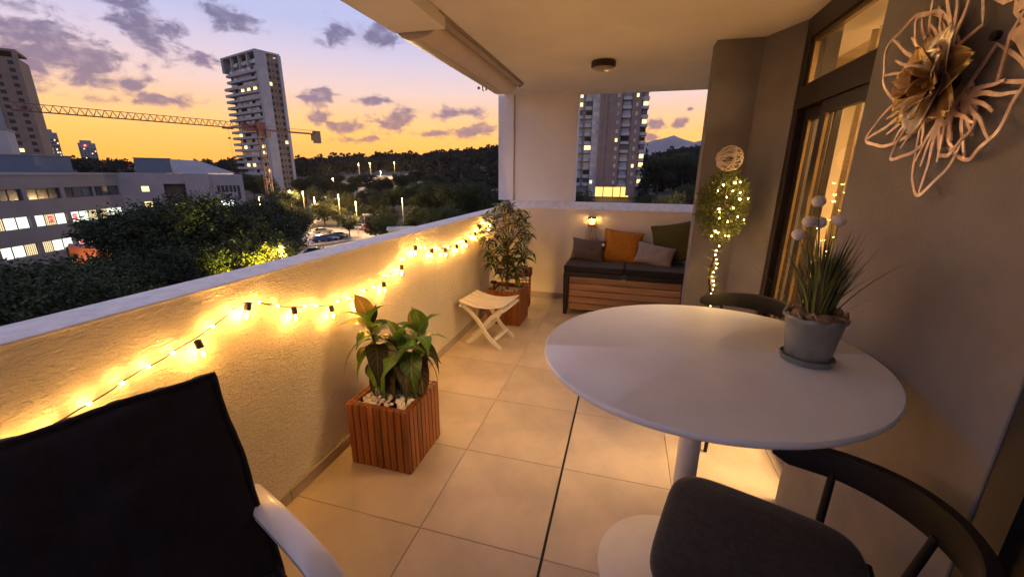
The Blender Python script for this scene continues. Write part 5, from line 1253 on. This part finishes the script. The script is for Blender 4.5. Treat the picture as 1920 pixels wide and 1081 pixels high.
def office():
    A = Vector((-74.2, 32.6, 0)); E = Vector((-80.4, 46.8, 0)); d = (E-A).normalized(); nrm = Vector((d.y, -d.x, 0)); Z = Vector((0, 0, 1)); O = Vector((0, 0, 0)); base, top = -13.2, .95
    t = thing('office_block', 'long grey office block with rows of lit windows and flat roof', 'office building', (A.x, A.y, base))
    M_off = mat('grey_office_render', (.175, .165, .17), .85, var=.12, vscale=.25, detail=7)
    L0, L1 = -16, 17.6
    B = lambda mb, a0, a1, b0, b1, z0, z1: mb.obox(O, d, nrm, Z, a0, a1, b0, b1, z0-base, z1-base)
    rows = [(-1.47, 1.45), (-4.95, 1.55), (-8.45, 1.55)]
    # wall bands between window rows so that the windows sit in openings
    zs_ = [base]+sum([[z-h/2, z+h/2] for z, h in reversed(rows)], [])+[top]
    wl = MB()
    for i in range(0, len(zs_), 2): B(wl, L0, L1, -14, 0, zs_[i], zs_[i+1])
    groups = [(-13.6, 3), (-8.3, 3), (-3.0, 3), (2.3, 3), (7.6, 3), (12.6, 3)]
    pw_ = 1.55
    for z, h in rows:
        edges = [L0]
        for g, n in groups: edges += [g, g+n*pw_]
        edges.append(L1)
        for i in range(0, len(edges), 2): B(wl, edges[i], edges[i+1], -14, 0, z-h/2, z+h/2)
        B(wl, L0+.1, L1-.1, -13.9, -1.2, z-h/2+.001, z+h/2-.001)
    wl.build('wall', M_off, t)
    curtain = [emat('lit_office_a', (1, .94, .70, 1), .62), emat('lit_office_b', (.86, 1, .80, 1), .5), emat('lit_office_c', (1, .78, .42, 1), .48)]
    for ri, (z, h) in enumerate(rows):
        for gi, (g, n) in enumerate(groups):
            for k in range(n):
                a0 = g+k*pw_; fr_m = MB()
                B(fr_m, a0+.01, a0+.07, -.34, -.26, z-h/2+.01, z+h/2-.01); B(fr_m, a0+pw_-.07, a0+pw_-.01, -.34, -.26, z-h/2+.01, z+h/2-.01); B(fr_m, a0+.07, a0+pw_-.07, -.34, -.26, z+h/2-.07, z+h/2-.01); B(fr_m, a0+.07, a0+pw_-.07, -.34, -.26, z-h/2+.01, z-h/2+.07)
                w_ = fr_m.build('window', M_dark, t)
                lit = ri > 0
                pm = curtain[(k+gi*2+ri) % 3] if lit else M_twin
                B(MB(), a0+.07, a0+pw_-.07, -.31, -.29, z-h/2+.07, z+h/2-.07).build('pane', pm, w_)
                if lit and (k+gi*2+ri) % 3 == 2:
                    for q in range(5): B(MB(), a0+.2+q*.26, a0+.29+q*.26, -.285, -.27, z-h/2+.08, z+h/2-.08).build('curtain_fold', mat('office_curtain', (.5, .36, .18), .9), w_)
                if (gi == 4 and k == 0 and ri > 0) or (gi == 3 and k == 1 and ri == 1):
                    pr = B(MB(), a0+.45, a0+1.15, -.28, -.27, z-.42, z+.45).build('red_poster', mat('red_poster', (.6, .03, .04), .6, emit=(.8, .03, .04), estr=.45), w_)
                    mk = MB(); c = O+d*(a0+.80)+nrm*(-.262)+Z*(z+.02-base)
                    mk.tube([c+d*(.2*math.cos(x))+Z*(.2*math.sin(x)) for x in [i*6.283/14 for i in range(11)]], .045, 5); mk.build('poster_mark', mat('poster_print', (.75, .5, .5), .6, emit=(1, .7, .7), estr=.4), w_)
    B(MB(), L0-.05, L1+.05, -14.1, .12, top+.001, top+.30).build('roof_edge', M_dgrey, t)
    # right wing, seen more square on
    F = Vector((A.x, A.y, 0))+d*L1; F.z = 0; e = Vector((9.2, 12.1, 0)).normalized(); m2 = Vector((e.y, -e.x, 0)); off = Vector((F.x-A.x, F.y-A.y, 0))
    B2 = lambda mb, a0, a1, b0, b1, z0, z1: mb.obox(off, e, m2, Z, a0, a1, b0, b1, z0-base, z1-base)
    w2 = MB(); B2(w2, 0, 5.6, -12, 0, base, top+.3); B2(w2, 5.6, 8.6, -12, -1.2, base, top); B2(w2, 5.6, 8.6, -1.2, -.02, -.55, top+.25); B2(w2, 8.6, 12.2, -12, .1, base, top+.3); B2(w2, 12.2, 17.4, -12, -.5, base, top+.1)
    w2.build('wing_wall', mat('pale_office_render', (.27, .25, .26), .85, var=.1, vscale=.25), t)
    for z in (-1.35, -3.9, -6.2):
        o = B2(MB(), 2.6, 3.7, -.02, .03, z-.5, z+.5).build('window', M_dark, t); B2(MB(), 2.66, 3.64, .031, .05, z-.44, z+.44).build('pane', M_lit, o)
    B2(MB(), 5.65, 8.55, -1.19, -1.0, -3.6, -.56).build('louvre_panel', mat('brown_louvre', (.10, .075, .06), .7), t)
    for q in range(9): B2(MB(), 5.75+q*.32, 5.83+q*.32, -.99, -.9, -2.4, -.6).build('louvre_fin', mat('brown_louvre_fin', (.14, .10, .08), .7), t)
    B2(MB(), 5.65, 8.55, -1.0, -.6, -3.9, -2.5).build('balcony_front', mat('brown_panel', (.12, .085, .065), .7), t)
    B2(MB(), 5.65, 8.55, -1.19, -1.1, -7.2, -3.95).build('lit_opening', curtain[2], t)
    for q in range(6):
        o = B2(MB(), 13.2+q*.62, 13.62+q*.62, -.52, -.46, -2.1, -.9).build('window', M_dark, t)
    B2(MB(), 16.3, 16.72, -.52, -.46, -3.4, -2.15).build('window', M_dark, t); B2(MB(), 13.4, 15.4, -.52, -.45, -4.6, -3.6).build('window', emat('lit_white', (.9, .97, 1, 1), 1.3), t)
    # roof structures
    for nm, (a0, a1, b0, b1, h), lb in (('roof_cabin', (10.3, 16.2, -11, -5, 2.7), 'big blue grey plant room on the office roof, left'), ('roof_cabin', (20.8, 25.6, -9, -4, 2.8), 'smaller blue grey plant room on the office roof, right')):
        c = thing(nm, lb, 'roof cabin', (A.x, A.y, base)); 
        if a0 < 18: B(MB(), a0, a1, b0, b1, top+.01, top+h).build('wall', mat('blue_grey_panel', (.10, .125, .16), .7, var=.1, vscale=.4), c); B(MB(), a0-.1, a1+.1, b0-.1, b1+.1, top+h+.001, top+h+.12).build('roof', M_dgrey, c)
        else:
            B2(MB(), 2.0, 7.0, -11, -6, top+.31, top+h).build('wall', mat('blue_grey_panel', (.10, .125, .16)), c); B2(MB(), 1.9, 7.1, -11.1, -5.9, top+h+.001, top+h+.12).build('roof', M_dgrey, c)
    for (a, b, r) in ((8.8, -3.2, .55), (18.5, -4.6, .5), (12.9, -3.6, .5)):
        pos = (A.x, A.y, 0)+0*Vector() if False else Vector((A.x, A.y, top+.32))+(d*a if a < 17 else Vector((off.x, off.y, 0))+e*(a-17.6+6))+(nrm*b if a < 17 else m2*b)
    c = thing('pitched_roof_hall', 'low hall with shallow pitched roof behind the office block', 'building', tuple(pol(-53.6, 120, -12)), R(53.6))
    MB().prism([(-8, 0), (9, 0), (9, 12), (-8, 12)], 0, 13.2).build('wall', M_conc, c); MB().add([(-8.5, -.5, 13.2), (9.5, -.5, 13.2), (9.5, 12.5, 13.2), (-8.5, 12.5, 13.2), (-4.5, 5, 16.3), (3, 5, 16.0)], [(0, 1, 5, 4), (1, 2, 5), (2, 3, 4, 5), (3, 0, 4), (0, 3, 2, 1)]).build('roof', M_dgrey, c)
office()
# orange canopy below the office windows
oc = thing('orange_canopy', 'rust orange canopy over the entrance below the office windows', 'canopy', tuple(pol(-62.0, 68, 0)), R(60))
MB().add([(-1.6, 0, -13), (1.4, 0, -13), (1.4, 3, -13), (-1.6, 3, -13), (-2.1, -.6, -6.8), (1.7, -.6, -7.4), (1.7, 3.2, -7.4), (-2.1, 3.2, -6.8)], [(0, 1, 5, 4), (1, 2, 6, 5), (2, 3, 7, 6), (3, 0, 4, 7), (4, 5, 6, 7)]).build('canopy_sheet', mat('orange_sheet', (.30, .075, .022), .6, var=.2, vscale=.6), oc)
MB().box(-1.8, 1.6, -.62, -.5, -13, -12.9).box(-2.2, -2.0, -.7, -.61, -13, -6.7).build('canopy_frame', M_black, oc)
lamp('canopy_light', (0, -2.2, -9.5), 260, (1, .62, .3), .3, oc)
# kiosk windows glowing low between the trees
for i, (a, d, z, w_, h_, lb) in enumerate([(-63.6, 60, -11.0, 2.6, 1.6, 'lit shop window low between the trees at the left'), (-39.6, 190, -9.2, 7.5, 1.9, 'long low pavilion with a lit front below the hill'), (-31.0, 84, -12.9, 5, 2.6, 'low shed with pale roof at the right of the car park'), (-17.8, 175, -10, 7, 5.5, 'pale house at the foot of the hill beside the corner column'), (-34.2, 118, -13, 6, 2.4, 'low white roofed shelter at the back of the car park')]):
    p = pol(a, d); zb = gz(p.x, p.y)
    k_ = thing(('shop', 'pavilion', 'shed', 'house', 'shelter')[i], lb, 'building', (p.x, p.y, zb), R(-a)); hh = h_+1.0
    MB().box(-w_/2, w_/2, 0, 4, 0, hh).build('wall', M_conc, k_); MB().box(-w_/2-.3, w_/2+.3, -.5, 4.3, hh+.001, hh+.22).build('roof', M_gconc, k_)
    for q in range(4):
        x0 = -w_/2+.2+q*(w_-.4)/4
        MB().box(x0+.05, x0+(w_-.4)/4-.05, -.06, -.002, .7, hh-.35).build('window', M_litc if i < 2 else M_dark, k_)

# tower crane
def crane():
    mx, my = pp(-46, 150); d = Vector((.385, .923, 0)); s = Vector((d.y, -d.x, 0)); Z = Vector((0, 0, 1)); zb = gz(mx, my); zj = 13.7; h = zj-zb; O = Vector((0, 0, 0))
    t = thing('tower_crane', 'red brown tower crane with long lattice jib before the white tower', 'crane', (mx, my, zb)); M_cr = mat('crane_red_paint', (.10, .038, .028), .6, var=.2, vscale=1); M_crg = mat('crane_grey', (.12, .10, .09), .7)
    w = .8; m = MB()
    for a in (-w, w):
        for b in (-w, w): m.obox(O, d, s, Z, a-.09, a+.09, b-.09, b+.09, 0, h)
    n = int(h/1.8)
    for k in range(n):
        z0, z1 = h*k/n, h*(k+1)/n
        for (p, q) in (((-w, -w), (w, -w)), ((w, -w), (w, w)), ((w, w), (-w, w)), ((-w, w), (-w, -w))):
            P = d*p[0]+s*p[1]+Z*(z0 if k % 2 else z1); Q = d*q[0]+s*q[1]+Z*(z1 if k % 2 else z0); m.tube([P, Q], .06, 4)
            m.tube([d*p[0]+s*p[1]+Z*z1, d*q[0]+s*q[1]+Z*z1], .05, 4)
    m.build('mast', mat('crane_mast_paint', (.11, .075, .058), .6), t)
    j = MB(); L = -48; dep = 1.55
    for (b, z) in ((-.6, 0), (.6, 0)): j.obox(O, d, s, Z, L, -1.2, b-.08, b+.08, h+z-.08, h+z+.08)
    j.obox(O, d, s, Z, L, -1.2, -.08, .08, h+dep-.07, h+dep+.07); n = 34
    for k in range(n):
        a0 = L+(-1.2-L)*k/n; a1 = L+(-1.2-L)*(k+1)/n; am = (a0+a1)/2
        for b in (-.6, .6):
            j.tube([d*a0+s*b+Z*h, d*am+Z*(h+dep)], .045, 4); j.tube([d*am+Z*(h+dep), d*a1+s*b+Z*h], .045, 4)
        j.tube([d*a0-s*.6+Z*h, d*a0+s*.6+Z*h], .04, 4)
    j.build('jib', M_cr, t)
    c = MB().obox(O, d, s, Z, -1.19, 17.5, -.7, -.5, h-.15, h+.2).obox(O, d, s, Z, -1.19, 17.5, .5, .7, h-.15, h+.2).obox(O, d, s, Z, -1.19, 17.5, -.499, .499, h-.1, h-.02)
    for k in range(13):
        a = .5+k*1.3; c.tube([d*a+s*.65+Z*(h+.2), d*a+s*.65+Z*(h+1.1)], .035, 4); c.tube([d*a-s*.65+Z*(h+.2), d*a-s*.65+Z*(h+1.1)], .035, 4)
    c.tube([d*.5+s*.65+Z*(h+1.1), d*16.2+s*.65+Z*(h+1.1)], .035, 4).tube([d*.5-s*.65+Z*(h+1.1), d*16.2-s*.65+Z*(h+1.1)], .035, 4)
    c.build('counter_jib', M_cr, t)
    MB().obox(O, d, s, Z, -1.18, 1.3, -.95, .95, h+.21, h+2.2).obox(O, d, s, Z, -.9, .9, -.9, .9, h-1.6, h-.16).build('slewing_head', M_cr, t, bevel=.1, seg=1)
    MB().obox(O, d, s, Z, -4.4, -1.2, -1.0, -.72, h-.5, h+1.3).build('winch_deck', M_cr, t)
    MB().obox(O, d, s, Z, 15.6, 17.4, -1.0, 1.0, h-2.0, h-.16).obox(O, d, s, Z, 16.2, 18.0, -.9, .9, h-2.8, h+1.0).build('counterweight', M_crg, t)
    MB().obox(O, d, s, Z, .7, 2.0, .96, 2.1, h-2.3, h-.17).build('cab', M_crg, t, bevel=.08, seg=1)
    ta = -8.5
    MB().obox(O, d, s, Z, ta-1.3, ta+1.3, -.55, .55, h-.45, h-.1).build('trolley', M_cr, t)
    MB().tube([d*ta+Z*(h-.45), d*ta+Z*(h-2.6)], .035, 4).ico(tuple(d*ta+Z*(h-2.9)), .45, 1, sc=(1, 1, .7)).tube([d*ta+Z*(h-3.1), d*(ta+.3)+Z*(h-10)], .03, 4).build('hook_block', M_crg, t)
crane()

# ---------------------------------------------------------------- air
hz = MB().box(-6900, 6900, -6900, 6900, -48, 500).build('haze', None or bpy.data.materials.new('air'))
hm = hz.data.materials[0]; hm.use_nodes = True; w = NT(hm.node_tree); w.n.clear()
pv = w.new('ShaderNodeVolumePrincipled'); pv.inputs['Color'].default_value = (.86, .84, .90, 1); pv.inputs['Density'].default_value = 4.2e-5; pv.inputs['Anisotropy'].default_value = .2
o_ = w.new('ShaderNodeOutputMaterial'); w.l.new(pv.outputs[0], o_.inputs['Volume'])
tag(hz, kind='stuff')
